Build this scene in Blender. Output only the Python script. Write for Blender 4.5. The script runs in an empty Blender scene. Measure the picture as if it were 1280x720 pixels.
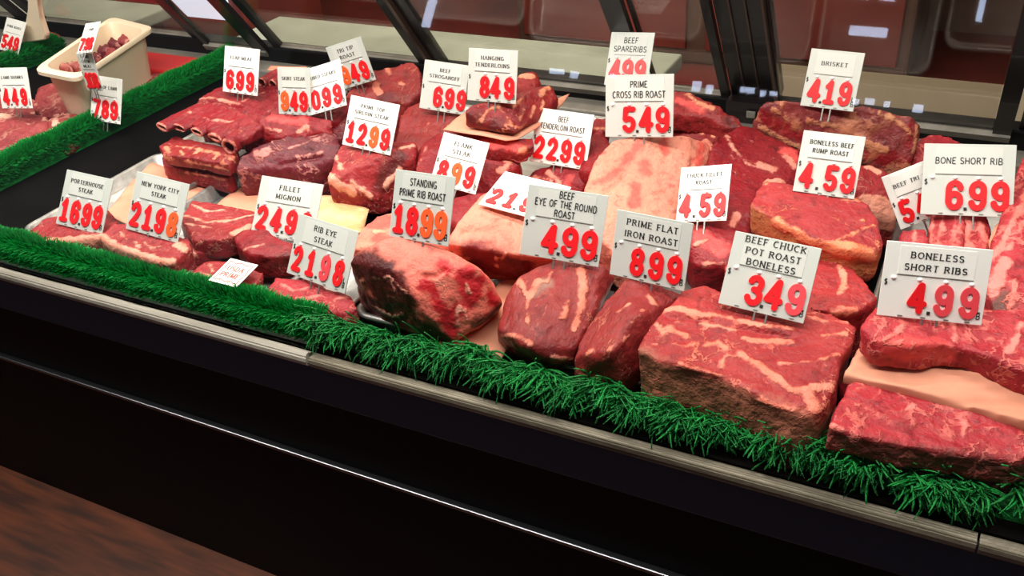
import bpy, bmesh, math, random
import numpy as np
from mathutils import Vector, Matrix, noise
from mathutils.bvhtree import BVHTree

random.seed(7)
scene = bpy.context.scene
COL = scene.collection
K = 1.3            # metres per model unit: every length below is multiplied by this when an object is linked

# ------------------------------------------------------------------ camera
F = 1180.0         # focal length in pixels of the 1280 px wide frame
CAMH, CAMY = 0.58, -0.612
_a = np.array([-2590., -556., F]); _a /= np.linalg.norm(_a)
_b = np.array([710., -810., F]); _b -= _a * (_a @ _b); _b /= np.linalg.norm(_b)
AX, AY = -_a, _b
AZ = np.cross(AX, AY)
CAM = np.array([0., CAMY, CAMH])
cam_data = bpy.data.cameras.new('camera')
cam = bpy.data.objects.new('camera', cam_data)
COL.objects.link(cam)
cam_data.sensor_width = 36.0
cam_data.lens = F / 1280.0 * 36.0
cam_data.clip_start = 0.02
M = Matrix.Identity(4)
for r, ax in enumerate((AX, AY, AZ)):
    M[r][0] = ax[0]; M[r][1] = -ax[1]; M[r][2] = -ax[2]
    M[r][3] = CAM[r] * K
cam.matrix_world = M
scene.camera = cam

# ------------------------------------------------------------------ light and exposure
scene.view_settings.view_transform = 'Standard'
scene.view_settings.look = 'None'
scene.view_settings.gamma = 1.0
scene.view_settings.use_curve_mapping = False
scene.view_settings.exposure = 0.0
scene.cycles.max_bounces = 8
scene.cycles.transparent_max_bounces = 12
scene.cycles.caustics_reflective = False
scene.cycles.caustics_refractive = False
world = bpy.data.worlds.new('store_ambient'); scene.world = world
world.use_nodes = True
world.node_tree.nodes['Background'].inputs[0].default_value = (0.85, 0.9, 1.0, 1)
world.node_tree.nodes['Background'].inputs[1].default_value = 0.12

def area(name, loc, rot, sx, sy, power, color):
    d = bpy.data.lights.new(name, 'AREA'); d.shape = 'RECTANGLE'
    d.size = sx * K; d.size_y = sy * K; d.energy = power; d.color = color
    o = bpy.data.objects.new(name, d); COL.objects.link(o)
    o.location = Vector(loc) * K; o.rotation_euler = rot
    return o
# the fluorescent tubes under the canopy of the case
area('canopy_lamp', (-0.66, 0.34, 0.80), (math.radians(-4), 0, 0), 2.4, 0.16, 29, (1.0, 0.93, 0.82))
area('canopy_lamp_front', (-0.80, -0.09, 0.90), (math.radians(20), 0, 0), 2.0, 0.10, 37, (1.0, 0.94, 0.85))
area('back_room_lamp', (-1.3, 1.7, 1.5), (0, 0, 0), 2.0, 0.8, 62, (1.0, 0.86, 0.70))

# ------------------------------------------------------------------ helpers
def P(px, py, z=0.0):
    """the point at height z that the photograph shows at pixel (px, py)"""
    d = np.array([px - 640., py - 360., F])
    r = np.array([d @ AX, d @ AY, d @ AZ])
    p = CAM + r * ((z - CAMH) / r[2])
    return Vector(p)
def ray_dir(px, py):
    d = np.array([px - 640., py - 360., F])
    return Vector((d @ AX, d @ AY, d @ AZ)).normalized()

def link(name, me, mat, parent=None, origin=None, smooth=False):
    """link a mesh built in model units as one object; origin (model units) becomes the object's location"""
    if origin is None:
        if parent is None and len(me.vertices):
            co = np.zeros(len(me.vertices) * 3); me.vertices.foreach_get('co', co); co = co.reshape(-1, 3)
            origin = Vector(((co[:, 0].min() + co[:, 0].max()) / 2, (co[:, 1].min() + co[:, 1].max()) / 2, co[:, 2].min()))
        else:
            origin = Vector((0, 0, 0))
    me.transform(Matrix.Scale(K, 4) @ Matrix.Translation(-Vector(origin)))
    if mat is not None and len(me.materials) == 0: me.materials.append(mat)
    if smooth:
        me.polygons.foreach_set('use_smooth', [True] * len(me.polygons))
    me.name = name
    o = bpy.data.objects.new(name, me); COL.objects.link(o)
    o.location = Vector(origin) * K
    if parent is not None: o.parent = parent
    return o
def tag(o, label=None, cat=None, group=None, kind=None):
    if label: o['label'] = label
    if cat: o['category'] = cat
    if group: o['group'] = group
    if kind: o['kind'] = kind
    return o
def thing(name, label, cat, loc=(0, 0, 0), group=None):
    o = bpy.data.objects.new(name, None); COL.objects.link(o)
    o.empty_display_size = 0.02
    o.location = Vector(loc) * K
    return tag(o, label, cat, group)
def mesh_of(verts, faces):
    me = bpy.data.meshes.new('m'); me.from_pydata([tuple(v) for v in verts], [], faces); me.update()
    return me
def bm_mesh(bm):
    bmesh.ops.recalc_face_normals(bm, faces=bm.faces)
    me = bpy.data.meshes.new('m'); bm.to_mesh(me); bm.free(); return me
def box(bm, x0, x1, y0, y1, z0, z1, bev=0.0):
    vs = [bm.verts.new((x, y, z)) for x in (x0, x1) for y in (y0, y1) for z in (z0, z1)]
    fs = [bm.faces.new([vs[i] for i in f]) for f in ((0, 1, 3, 2), (4, 6, 7, 5), (0, 4, 5, 1), (2, 3, 7, 6), (0, 2, 6, 4), (1, 5, 7, 3))]
    if bev:
        es = list({e for f in fs for e in f.edges})
        bmesh.ops.bevel(bm, geom=es, offset=bev, segments=2, affect='EDGES', profile=0.5)
def box_mesh(*a, bev=0.0):
    bm = bmesh.new(); box(bm, *a, bev=bev); return bm_mesh(bm)
def prism(bm, pts, d):
    """closed outline pts (Vectors) pushed along vector d"""
    a = [bm.verts.new(p) for p in pts]; b = [bm.verts.new(p + d) for p in pts]
    n = len(pts)
    bm.faces.new(a[::-1]); bm.faces.new(b)
    for i in range(n): bm.faces.new((a[i], a[(i + 1) % n], b[(i + 1) % n], b[i]))

# ------------------------------------------------------------------ materials
def lin(r, g, b):
    f = lambda c: ((c / 255.) / 12.92 if c / 255. <= .04045 else ((c / 255. + .055) / 1.055) ** 2.4)
    return (f(r), f(g), f(b), 1)
def base_mat(name, color, rough=.5, metal=0., coat=0., bump=None, noise_col=None, spec=.5):
    m = bpy.data.materials.new(name); m.use_nodes = True
    nt = m.node_tree; b = nt.nodes['Principled BSDF']
    b.inputs['Base Color'].default_value = color
    b.inputs['Roughness'].default_value = rough
    b.inputs['Metallic'].default_value = metal
    b.inputs['Coat Weight'].default_value = coat
    b.inputs['Specular IOR Level'].default_value = spec
    tc = nt.nodes.new('ShaderNodeTexCoord')
    if noise_col:
        c2, sc = noise_col[:2]
        n = nt.nodes.new('ShaderNodeTexNoise'); n.inputs['Scale'].default_value = sc; n.inputs['Detail'].default_value = 5
        nt.links.new(tc.outputs['Object'], n.inputs['Vector'])
        if len(noise_col) > 2:
            mp = nt.nodes.new('ShaderNodeMapping'); mp.inputs['Scale'].default_value = noise_col[2]
            nt.links.new(tc.outputs['Object'], mp.inputs['Vector']); nt.links.new(mp.outputs[0], n.inputs['Vector'])
        mr = nt.nodes.new('ShaderNodeMapRange'); mr.inputs[1].default_value = .35; mr.inputs[2].default_value = .65
        nt.links.new(n.outputs[0], mr.inputs[0])
        mx = nt.nodes.new('ShaderNodeMix'); mx.data_type = 'RGBA'
        mx.inputs[6].default_value = color; mx.inputs[7].default_value = c2
        nt.links.new(mr.outputs[0], mx.inputs[0]); nt.links.new(mx.outputs[2], b.inputs['Base Color'])
    if bump:
        sc, st = bump
        n = nt.nodes.new('ShaderNodeTexNoise'); n.inputs['Scale'].default_value = sc; n.inputs['Detail'].default_value = 4
        nt.links.new(tc.outputs['Object'], n.inputs['Vector'])
        bp = nt.nodes.new('ShaderNodeBump'); bp.inputs['Strength'].default_value = st; bp.inputs['Distance'].default_value = .01
        nt.links.new(n.outputs[0], bp.inputs['Height']); nt.links.new(bp.outputs[0], b.inputs['Normal'])
    return m

def meat_mat(name, lean, lean2, fat=(238, 178, 160), dark=(84, 26, 26), alt=(205, 74, 72), marble=.35, mscale=38., vein=.045,
             stretch=(1, 1, 1), rough=.36, fibre=.5):
    """raw meat: lean flesh with fibre and marbling; the mesh attributes 'fat', 'dark', 'alt' hold the distance to traced seams"""
    m = bpy.data.materials.new(name); m.use_nodes = True
    nt = m.node_tree; N = nt.nodes.new; L = nt.links.new
    b = nt.nodes['Principled BSDF']
    tc = N('ShaderNodeTexCoord'); mp = N('ShaderNodeMapping'); mp.inputs['Scale'].default_value = stretch
    L(tc.outputs['Object'], mp.inputs['Vector'])
    def nz(scale, detail=4, dist=0., vec=None, rough_=.55):
        n = N('ShaderNodeTexNoise'); n.inputs['Scale'].default_value = scale; n.inputs['Detail'].default_value = detail
        n.inputs['Distortion'].default_value = dist; n.inputs['Roughness'].default_value = rough_
        L(vec or tc.outputs['Object'], n.inputs['Vector']); return n.outputs[0]
    def mth(op, a, c=None, clamp=False):
        n = N('ShaderNodeMath'); n.operation = op; n.use_clamp = clamp
        for i, v in enumerate((a, c)):
            if v is None: continue
            if isinstance(v, (int, float)): n.inputs[i].default_value = v
            else: L(v, n.inputs[i])
        return n.outputs[0]
    def rng(v, a, c, o0=0., o1=1., smooth=True):
        n = N('ShaderNodeMapRange'); n.interpolation_type = 'SMOOTHSTEP' if smooth else 'LINEAR'
        n.inputs[1].default_value = a; n.inputs[2].default_value = c; n.inputs[3].default_value = o0; n.inputs[4].default_value = o1
        L(v, n.inputs[0]); return n.outputs[0]
    def mix(f, a, c):
        n = N('ShaderNodeMix'); n.data_type = 'RGBA'
        for i, v in ((0, f), (6, a), (7, c)):
            if isinstance(v, tuple): n.inputs[i].default_value = v
            elif isinstance(v, (int, float)): n.inputs[i].default_value = v
            else: L(v, n.inputs[i])
        return n.outputs[2]
    big = nz(9., 3); fine = nz(120., 3, 0., mp.outputs[0])
    tone = mth('ADD', mth('MULTIPLY', rng(big, .32, .68), 1 - fibre * .5), mth('MULTIPLY', rng(fine, .3, .7), fibre * .5))
    col = mix(tone, lin(*lean), lin(*lean2))
    # fine mottling of the grain, and small pale flecks
    col = mix(rng(nz(62., 6, .6, mp.outputs[0], .68), .50, .70, 0., .7), col, lin(*[int(c * .72) for c in lean2]))
    fl = mth('MULTIPLY', rng(nz(110., 4, 1.4, mp.outputs[0], .6), .60, .70), rng(nz(20., 2), .60 - marble * .2, .72 - marble * .2))
    col = mix(mth('MULTIPLY', fl, .25 + .4 * marble), col, lin(*fat))
    warp = mth('MULTIPLY', mth('SUBTRACT', nz(55., 4), .5), .016)
    warp2 = mth('MULTIPLY', mth('SUBTRACT', nz(150., 3), .5), .006)
    wv = mth('ADD', warp, warp2)
    def attr(nm):
        a = N('ShaderNodeAttribute'); a.attribute_name = nm; return a.outputs['Fac']
    am = rng(mth('ADD', attr('alt'), wv), .004, -.004)
    col = mix(am, col, mix(rng(nz(30., 4), .35, .65), lin(*alt), lin(*[min(255, int(c * 1.14)) for c in alt])))
    dm = rng(mth('ADD', attr('dark'), wv), .006, -.006)
    col = mix(dm, col, mix(rng(nz(22., 5), .35, .65), lin(*dark), lin(*[int(c * 1.32) for c in dark])))
    # marbling: thin ridges of a distorted noise, only where a slower noise lets them through
    rid = mth('ABSOLUTE', mth('SUBTRACT', nz(mscale * 1.3, 4, .35, mp.outputs[0]), .5))
    gate = rng(nz(mscale * .6, 3, .3), .68 - marble * .28, .80 - marble * .28)
    mar = mth('MULTIPLY', rng(rid, vein, vein * .25), gate)
    fm = rng(mth('ADD', attr('fat'), mth('MULTIPLY', wv, .8)), .0020, -.0014)
    fatc = mix(rng(nz(26., 4), .3, .7), lin(*fat), lin(*[max(0, int(c * k)) for c, k in zip(fat, (.94, .84, .80))]))
    col = mix(mth('MULTIPLY', mar, .7), col, fatc)
    col = mix(fm, col, fatc)
    L(col, b.inputs['Base Color'])
    b.inputs['Roughness'].default_value = rough
    L(rng(nz(35., 3), .3, .7, rough - .02, rough + .2), b.inputs['Roughness'])
    b.inputs['Specular IOR Level'].default_value = .26
    b.inputs['Subsurface Weight'].default_value = .0
    bp = N('ShaderNodeBump'); bp.inputs['Strength'].default_value = .85; bp.inputs['Distance'].default_value = .004
    hgt = mth('ADD', mth('ADD', mth('MULTIPLY', fine, .35), nz(60., 4)), mth('MULTIPLY', mth('MAXIMUM', fm, mar), .35))
    L(hgt, bp.inputs['Height']); L(bp.outputs[0], b.inputs['Normal'])
    return m

MAT = dict(
    sirloin=meat_mat('sirloin_flesh', (164, 52, 54), (136, 34, 40), fat=(234, 164, 142), marble=.6, vein=.03),
    chuck=meat_mat('chuck_flesh', (172, 54, 54), (140, 36, 40), fat=(236, 138, 116), dark=(142, 88, 70), marble=.66, mscale=30., vein=.035),
    marbled=meat_mat('marbled_flesh', (178, 50, 58), (148, 34, 44), fat=(230, 128, 120), dark=(84, 44, 38), marble=.85, mscale=34., vein=.06),
    rump=meat_mat('rump_flesh', (164, 52, 54), (136, 34, 40), fat=(236, 142, 104), alt=(170, 104, 68), marble=.6, vein=.03),
    round=meat_mat('round_flesh', (150, 50, 48), (124, 34, 36), fat=(216, 132, 110), dark=(92, 26, 26), alt=(140, 98, 86), marble=.5, vein=.03, stretch=(1.6, .5, 1)),
    rib=meat_mat('rib_fat', (236, 128, 110), (220, 104, 90), fat=(244, 166, 146), dark=(70, 22, 22), alt=(176, 36, 42), marble=.3, vein=.04),
    fatcap=meat_mat('fat_cover', (228, 146, 122), (214, 122, 104), fat=(236, 172, 142), dark=(98, 26, 28), alt=(204, 86, 76), marble=.2, vein=.03, rough=.45),
    deep=meat_mat('deep_red_flesh', (150, 34, 40), (116, 20, 30), fat=(226, 146, 130), marble=.4, vein=.025),
    purple=meat_mat('membrane_flesh', (118, 42, 50), (84, 26, 36), fat=(206, 136, 130), marble=.8, mscale=34., vein=.05, stretch=(.6, 1.6, 1), rough=.28),
    lamb=meat_mat('lamb_flesh', (166, 72, 72), (126, 46, 50), fat=(232, 180, 160), marble=.8, mscale=18., vein=.07),
    brisket=meat_mat('brisket_flesh', (146, 62, 60), (114, 42, 46), fat=(206, 140, 106), marble=.85, mscale=14., vein=.08, alt=(124, 26, 32)),
    spare=meat_mat('spare_rib_flesh', (152, 42, 42), (116, 26, 32), fat=(220, 142, 112), marble=.55, mscale=22., vein=.06),
)
MAT.update(
    black=base_mat('black_enamel', (.004, .004, .0045, 1), .5, spec=.12),
    navy=base_mat('navy_fascia', (.045, .053, .080, 1), .55, spec=.2),
    deck=base_mat('black_deck', (.0035, .003, .003, 1), .85, spec=.02, noise_col=((.005, .0045, .004, 1), 14.)),
    chrome=base_mat('chrome_trim', (.20, .21, .23, 1), .3, 1.),
    steel=base_mat('brushed_steel', (.42, .41, .39, 1), .46, .8, noise_col=((.30, .29, .28, 1), 20., (.2, 3, 3)), bump=(80., .08)),
    rail=base_mat('worn_rail', lin(150, 142, 124), .45, .35, noise_col=(lin(98, 92, 78), 24., (.25, 2, 2)), bump=(60., .15)),
    ledge=base_mat('grey_ledge', lin(150, 146, 138), .4, .3, noise_col=(lin(124, 120, 112), 12.)),
    paper=base_mat('butcher_paper', lin(224, 152, 124), .75, bump=(14., .25), noise_col=(lin(208, 136, 108), 16.)),
    cream=base_mat('waxed_paper', lin(226, 190, 146), .6, bump=(30., .6), noise_col=(lin(206, 160, 108), 26.)),
    board=base_mat('grey_white_plastic', lin(203, 207, 201), .42),
    white=base_mat('white_plastic', lin(246, 246, 240), .42),
    insert=base_mat('header_card', lin(212, 214, 208), .5),
    insertw=base_mat('white_header_card', lin(250, 250, 244), .5),
    red=base_mat('red_numeral', lin(240, 26, 34), .4),
    orange=base_mat('orange_numeral', lin(250, 96, 42), .4),
    pink=base_mat('faded_red_numeral', lin(240, 74, 84), .4),
    ink=base_mat('black_ink', lin(34, 32, 30), .6),
    redink=base_mat('red_ink', lin(214, 84, 74), .6),
    peg=base_mat('white_peg', lin(250, 250, 250), .3),
    green=base_mat('green_plastic_grass', lin(0, 150, 58), .5, noise_col=(lin(0, 122, 46), 60.)),
    parsley=base_mat('green_plastic_parsley', lin(4, 146, 58), .5, noise_col=(lin(2, 110, 42), 40.), bump=(500., .5)),
    tub=base_mat('cream_plastic', lin(246, 226, 196), .4),
    wood=base_mat('wood_floor', lin(96, 46, 22), .5, noise_col=(lin(52, 24, 12), 5., (1.2, 9, 1))),
    frame=base_mat('dark_door_frame', lin(24, 18, 18), .35, coat=.2),
    bronze=base_mat('bronze_door_edge', lin(104, 82, 72), .3, .6),
    rail_left=base_mat('brightened_rail', lin(196, 190, 176), .5, .1, noise_col=(lin(160, 154, 140), 24., (.25, 2, 2)), bump=(60., .12)),  # lighter tone painted in for the stronger light on the left rail
    redwood=base_mat('red_brown_panel', lin(146, 66, 52), .6, noise_col=(lin(120, 50, 40), 3.)),
    dullshelf=base_mat('shaded_work_top', lin(134, 122, 102), .6, spec=.2),  # duller tone stands in for the weaker light on the right work top
    redplastic=base_mat('red_tray', lin(214, 40, 40), .4),
    blue=base_mat('blue_pad', lin(70, 74, 150), .5),
    tile=base_mat('red_tile', lin(120, 46, 40), .5, noise_col=(lin(92, 40, 34), 4.)),
    backwall=base_mat('brown_wall', lin(120, 92, 76), .7, noise_col=(lin(90, 62, 50), 3.)),
    shelf=base_mat('pale_work_top', lin(176, 184, 166), .6, spec=.2, noise_col=(lin(160, 166, 150), 8.)),
)
def emit_mat(name, color, s):
    m = bpy.data.materials.new(name); m.use_nodes = True; nt = m.node_tree; nt.nodes.clear()
    e = nt.nodes.new('ShaderNodeEmission'); e.inputs[0].default_value = color; e.inputs[1].default_value = s
    o = nt.nodes.new('ShaderNodeOutputMaterial'); nt.links.new(e.outputs[0], o.inputs[0]); return m
def glass_mat(name, tint, refl0, boost):
    m = bpy.data.materials.new(name); m.use_nodes = True; nt = m.node_tree; nt.nodes.clear()
    t = nt.nodes.new('ShaderNodeBsdfTransparent'); t.inputs[0].default_value = tint
    g = nt.nodes.new('ShaderNodeBsdfGlossy'); g.inputs['Roughness'].default_value = .015; g.inputs[0].default_value = (1, 1, 1, 1)
    # Schlick reflectance of one face of a thin pane
    lw = nt.nodes.new('ShaderNodeLayerWeight'); lw.inputs[0].default_value = .5
    pw = nt.nodes.new('ShaderNodeMath'); pw.operation = 'POWER'; pw.inputs[1].default_value = 5
    nt.links.new(lw.outputs['Facing'], pw.inputs[0])
    ad = nt.nodes.new('ShaderNodeMath'); ad.operation = 'MULTIPLY_ADD'; ad.inputs[1].default_value = boost; ad.inputs[2].default_value = refl0
    ad.use_clamp = True
    nt.links.new(pw.outputs[0], ad.inputs[0])
    mx = nt.nodes.new('ShaderNodeMixShader'); nt.links.new(ad.outputs[0], mx.inputs[0])
    nt.links.new(t.outputs[0], mx.inputs[1]); nt.links.new(g.outputs[0], mx.inputs[2])
    o = nt.nodes.new('ShaderNodeOutputMaterial'); nt.links.new(mx.outputs[0], o.inputs[0]); return m
MAT['glass'] = glass_mat('clear_glass', (.98, .985, .985, 1), 0.018, .8)
MAT['doorglass'] = glass_mat('door_glass', (.90, .88, .85, 1), 0.06, .9)
MAT['coolerlight'] = emit_mat('cooler_light', (.72, .84, 1.0, 1), 1.5)
MAT['panel_light'] = emit_mat('glint_panel_light', (.62, .74, 1.0, 1), 16.0)  # glow of the added panels behind the camera
# ------------------------------------------------------------------ the setting
tag(link('floor', box_mesh(-4.5, 1.6, -4.5, 2.7, -.47, -.434), MAT['wood'], origin=(0, 0, -.434)), kind='structure')
tag(link('trim_1', box_mesh(-4.4, 1.5, .98, 2.6, -.4335, -.428), MAT['tile'], origin=(0, 1.7, -.43)), kind='structure')
tag(link('wall_back', box_mesh(-4.5, 1.6, 2.6, 2.7, -.434, 2.1), MAT['backwall'], origin=(0, 2.6, -.434)), kind='structure')
tag(link('wall_front', box_mesh(-4.5, 1.6, -4.5, -4.4, -.434, 3.4), MAT['backwall'], origin=(0, -4.4, -.434)), kind='structure')
# glowing panels added behind the camera for the store-light glints in the front glass
wn = 0
for (x, z, w, hh) in ((-2.42, 1.96, .10, .03), (-2.30, 1.95, .05, .04), (-2.05, 1.97, .03, .02), (-1.52, 1.96, .05, .06), (-1.44, 1.95, .04, .05), (-1.22, 1.97, .08, .03), (-1.13, 1.96, .03, .03), (-1.07, 1.965, .04, .02), (-.62, 1.97, .03, .03), (-.55, 1.98, .05, .03), (-.46, 1.975, .03, .03), (-.30, 1.97, .05, .04),
                      (-.88, 2.62, .05, .06), (-.80, 2.60, .07, .05), (-.70, 2.60, .05, .06), (-.58, 2.60, .08, .06), (-.64, 2.38, .20, .05), (-.10, 2.56, .03, .15), (-3.45, 2.42, .06, .5)):
    wn += 1
    tag(link('glint_panel_%d' % wn, box_mesh(x - w / 2, x + w / 2, -4.4, -4.385, z - hh / 2, z + hh / 2), MAT['panel_light'], origin=(x, -4.4, z - hh / 2)), kind='structure')

# ------------------------------------------------------------------ the display case
XL, XR = -2.5, .55
case = thing('display_case', 'long black butcher display case with steel rail and glass front', 'display case', (0, .3, -.434))
def part(name, me, mat, parent=None, label=None, smooth=False):
    """a part whose mesh is given in scene coordinates, hung under its thing"""
    par = parent or case
    o = link(name, me, mat, par, origin=Vector(par.location) / K, smooth=smooth)
    o.location = (0, 0, 0)
    if label: o['label'] = label
    return o
part('deck', box_mesh(XL, XR, .0, .70, -.03, 0), MAT['deck'])
part('fascia', box_mesh(XL, XR, -.004, .02, -.072, -.012, bev=.003), MAT['navy'], label='dark navy band under the rail')
part('front_panel', box_mesh(XL, XR, .004, .03, -.434, -.07), MAT['black'])
part('chrome_strip', box_mesh(XL, XR, -.004, .006, -.171, -.166, bev=.0012), MAT['chrome'], label='thin chrome strip')
def rail_mesh(x0, x1, zs):
    # rolled lip: profile in (y, z)
    prof = [(-.010, -.016), (-.013, -.010), (-.012, -.003), (-.007, 0 + zs), (-.003, -.003), (.004, -.003), (.008, .004 + zs), (.014, .004 + zs), (.014, -.016)]
    bm = bmesh.new(); prism(bm, [Vector((x0, y, z)) for y, z in prof], Vector((x1 - x0, 0, 0)))
    bmesh.ops.bevel(bm, geom=[e for e in bm.edges if abs(e.verts[0].co.x - e.verts[1].co.x) > .01], offset=.0015, segments=2, affect='EDGES')
    return bm_mesh(bm)
part('front_rail', rail_mesh(XL, -.585, .002), MAT['rail_left'], label='worn metal rail in a brightened tone, left length')
part('front_rail', rail_mesh(-.582, .062, -.004), MAT['rail'], label='dull worn metal rail, right length')
part('front_rail', rail_mesh(.064, XR, -.006), MAT['rail'], label='dull worn metal rail, far right length')
# rear ledge, black gasket
part('rear_ledge', box_mesh(XL, XR, .655, .705, -.02, .018, bev=.003), MAT['ledge'], label='grey metal ledge')
part('gasket', box_mesh(XL, XR, .70, .735, -.02, .046, bev=.004), MAT['black'], label='black gasket under the doors')
part('side_panel', box_mesh(XL - .02, XL, 0, .73, -.434, .35), MAT['black'])
part('side_panel', box_mesh(XR, XR + .02, 0, .73, -.434, .35), MAT['black'])
# front glass, standing in the rail and tilted back
t = math.tan(math.radians(21))
bm = bmesh.new()
g0, g1 = Vector((XL, .000, .0)), Vector((XL, .000 + t * .62, .62))
nrm = Vector((0, -math.cos(math.radians(21)), math.sin(math.radians(21)))) * .004
prism(bm, [g0, g1, g1 - nrm, g0 - nrm], Vector((XR - XL, 0, 0)))
part('front_glass', bm_mesh(bm), MAT['glass'], label='clear tilted glass pane')

# rear sliding doors, leaning towards the customers
DY, DS = .752, .745                                # door plane y = DY - DS * z
def dp(x, z, off=0.0):
    n = Vector((0, -1, -DS)).normalized()
    return Vector((x, DY - DS * z, z)) + n * off
def door_slab(bm, x0, x1, z0, z1, o0, o1):
    pts = [dp(x0, z0, o0), dp(x1, z0, o0), dp(x1, z1, o0), dp(x0, z1, o0)]
    n = Vector((0, -1, -DS)).normalized()
    prism(bm, pts, n * (o1 - o0))
ZT = .48
def sliding_door(x0, x1, off, label, lst=.03, rst=.03, bronze=None):
    d = thing('sliding_door', label, 'door', ((x0 + x1) / 2, DY - .034, .045), 'sliding doors along the back of the case')
    bm = bmesh.new()
    if lst: door_slab(bm, x0, x0 + lst, .045, ZT, off, off + .010)
    if rst: door_slab(bm, x1 - rst, x1, .045, ZT, off, off + .010)
    door_slab(bm, x0, x1, ZT, ZT + .03, off, off + .010)
    part('frame', bm_mesh(bm), MAT['frame'], d)
    bm = bmesh.new(); door_slab(bm, x0, x1, .041, .052, off + .0, off + .014)
    part('bottom_track', bm_mesh(bm), MAT['ledge'], d, label='pale metal bottom rail')
    bm = bmesh.new(); door_slab(bm, x0 + lst + .001, x1 - (rst or 0) - .001, .052, ZT - .001, off + .003, off + .006)
    part('glass_pane', bm_mesh(bm), MAT['doorglass'], d)
    if bronze:
        bm = bmesh.new(); door_slab(bm, bronze[0], bronze[1], .045, ZT, off + .010, off + .018)
        part('pull_edge', bm_mesh(bm), MAT['bronze'], d, label='bronze pull edge')
    return d
sliding_door(-2.3, -1.86, 0, 'sliding glass door furthest left behind the white paddle')
sliding_door(-1.83, -1.36, 0, 'sliding glass door behind the cream plastic tub', rst=.028)
sliding_door(-1.352, -1.20, .012, 'narrow sliding glass door with the lit cooler behind', lst=.012, rst=.03)
sliding_door(-1.19, -.838, 0, 'sliding glass door behind the crooked tri tip tag', lst=.018, rst=.036)
sliding_door(-.835, -.452, .012, 'sliding glass door between bronze edged stile and spareribs tag', lst=.03, rst=.03, bronze=(-.835, -.828))
sliding_door(-.450, -.336, 0, 'narrow sliding glass door right of the spareribs tag', lst=.003, rst=.012)
sliding_door(-.262, .042, .012, 'wide sliding glass door behind the brisket tag', lst=.006, rst=.022, bronze=(-.262, -.259))
sliding_door(.05, .5, 0, 'sliding glass door at the far right edge', lst=.02)
# dark door post with two bronze strips between the doors
post = thing('door_post', 'black upright post with two thin bronze strips between sliding doors', 'post', (-.30, .71, .045))
bm = bmesh.new(); door_slab(bm, -.333, -.263, .045, ZT + .03, -.02, .004); part('post_body', bm_mesh(bm), MAT['frame'], post)
for xx in (-.312, -.291):
    bm = bmesh.new(); door_slab(bm, xx - .0012, xx + .0012, .05, ZT, .004, .007); part('bronze_strip', bm_mesh(bm), MAT['bronze'], post, label='thin bronze strip')
tag(link('small_plaque', box_mesh(-.301, -.288, .672, .676, .030, .040, bev=.001), MAT['ledge']), 'small pale metal plate at the foot of the door post', 'plate')
part('post_foot', box_mesh(-.333, -.263, .68, .705, .018, .05), MAT['frame'], post)

# work tops behind the doors and the lit cooler beyond
for (x0, x1, lb) in ((-2.6, -1.74, 'pale work top seen through the leftmost doors'), (-1.42, -.50, 'pale work top seen through the middle doors'), (-.36, .6, 'work top in a shaded tone seen through the wide right door')):
    w = thing('work_table', lb, 'work table', ((x0 + x1) / 2, .9, -.43))
    part('table_top', box_mesh(x0, x1, .80, 1.0, -.03, -.002, bev=.004), MAT['dullshelf' if x0 > -.4 else 'shelf'], w)
    for xx in (x0 + .04, x1 - .08):
        part('leg', box_mesh(xx, xx + .04, .84, .96, -.428, -.03), MAT['steel'], w)
cool = thing('lit_cooler', 'glowing upright cooler standing behind the narrow glass door', 'cooler', (-2.27, 1.8, -.428))
part('cabinet_body', box_mesh(-2.46, -2.10, 1.61, 2.0, -.428, .7, bev=.008), MAT['redwood'], cool)
part('lit_front', box_mesh(-2.40, -2.15, 1.600, 1.612, -.250, .60, bev=.002), MAT['coolerlight'], cool, label='bright bluish lit front')
cab = thing('back_cabinet', 'brown wooden cabinet standing behind the glass doors', 'cabinet', (-.75, 2.2, -.428))
part('body', box_mesh(-1.4, -.2, 2.1, 2.55, -.428, .5, bev=.01), MAT['backwall'], cab)
for xx in (-1.1, -.5):
    part('cabinet_door', box_mesh(xx - .27, xx + .27, 2.085, 2.1, -.38, .46, bev=.004), MAT['redwood'], cab)
rack = thing('wire_rack', 'dim shelving rack behind the wide right glass door', 'rack', (.4, 2.2, -.428))
for xx in (.12, .78):
    part('upright', box_mesh(xx, xx + .03, 2.0, 2.3, -.428, .9), MAT['steel'], rack)
for zz in (-.2, -.05, .1, .25):
    part('shelf', box_mesh(.15, .78, 2.0, 2.3, zz, zz + .02), MAT['steel'], rack)

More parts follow.
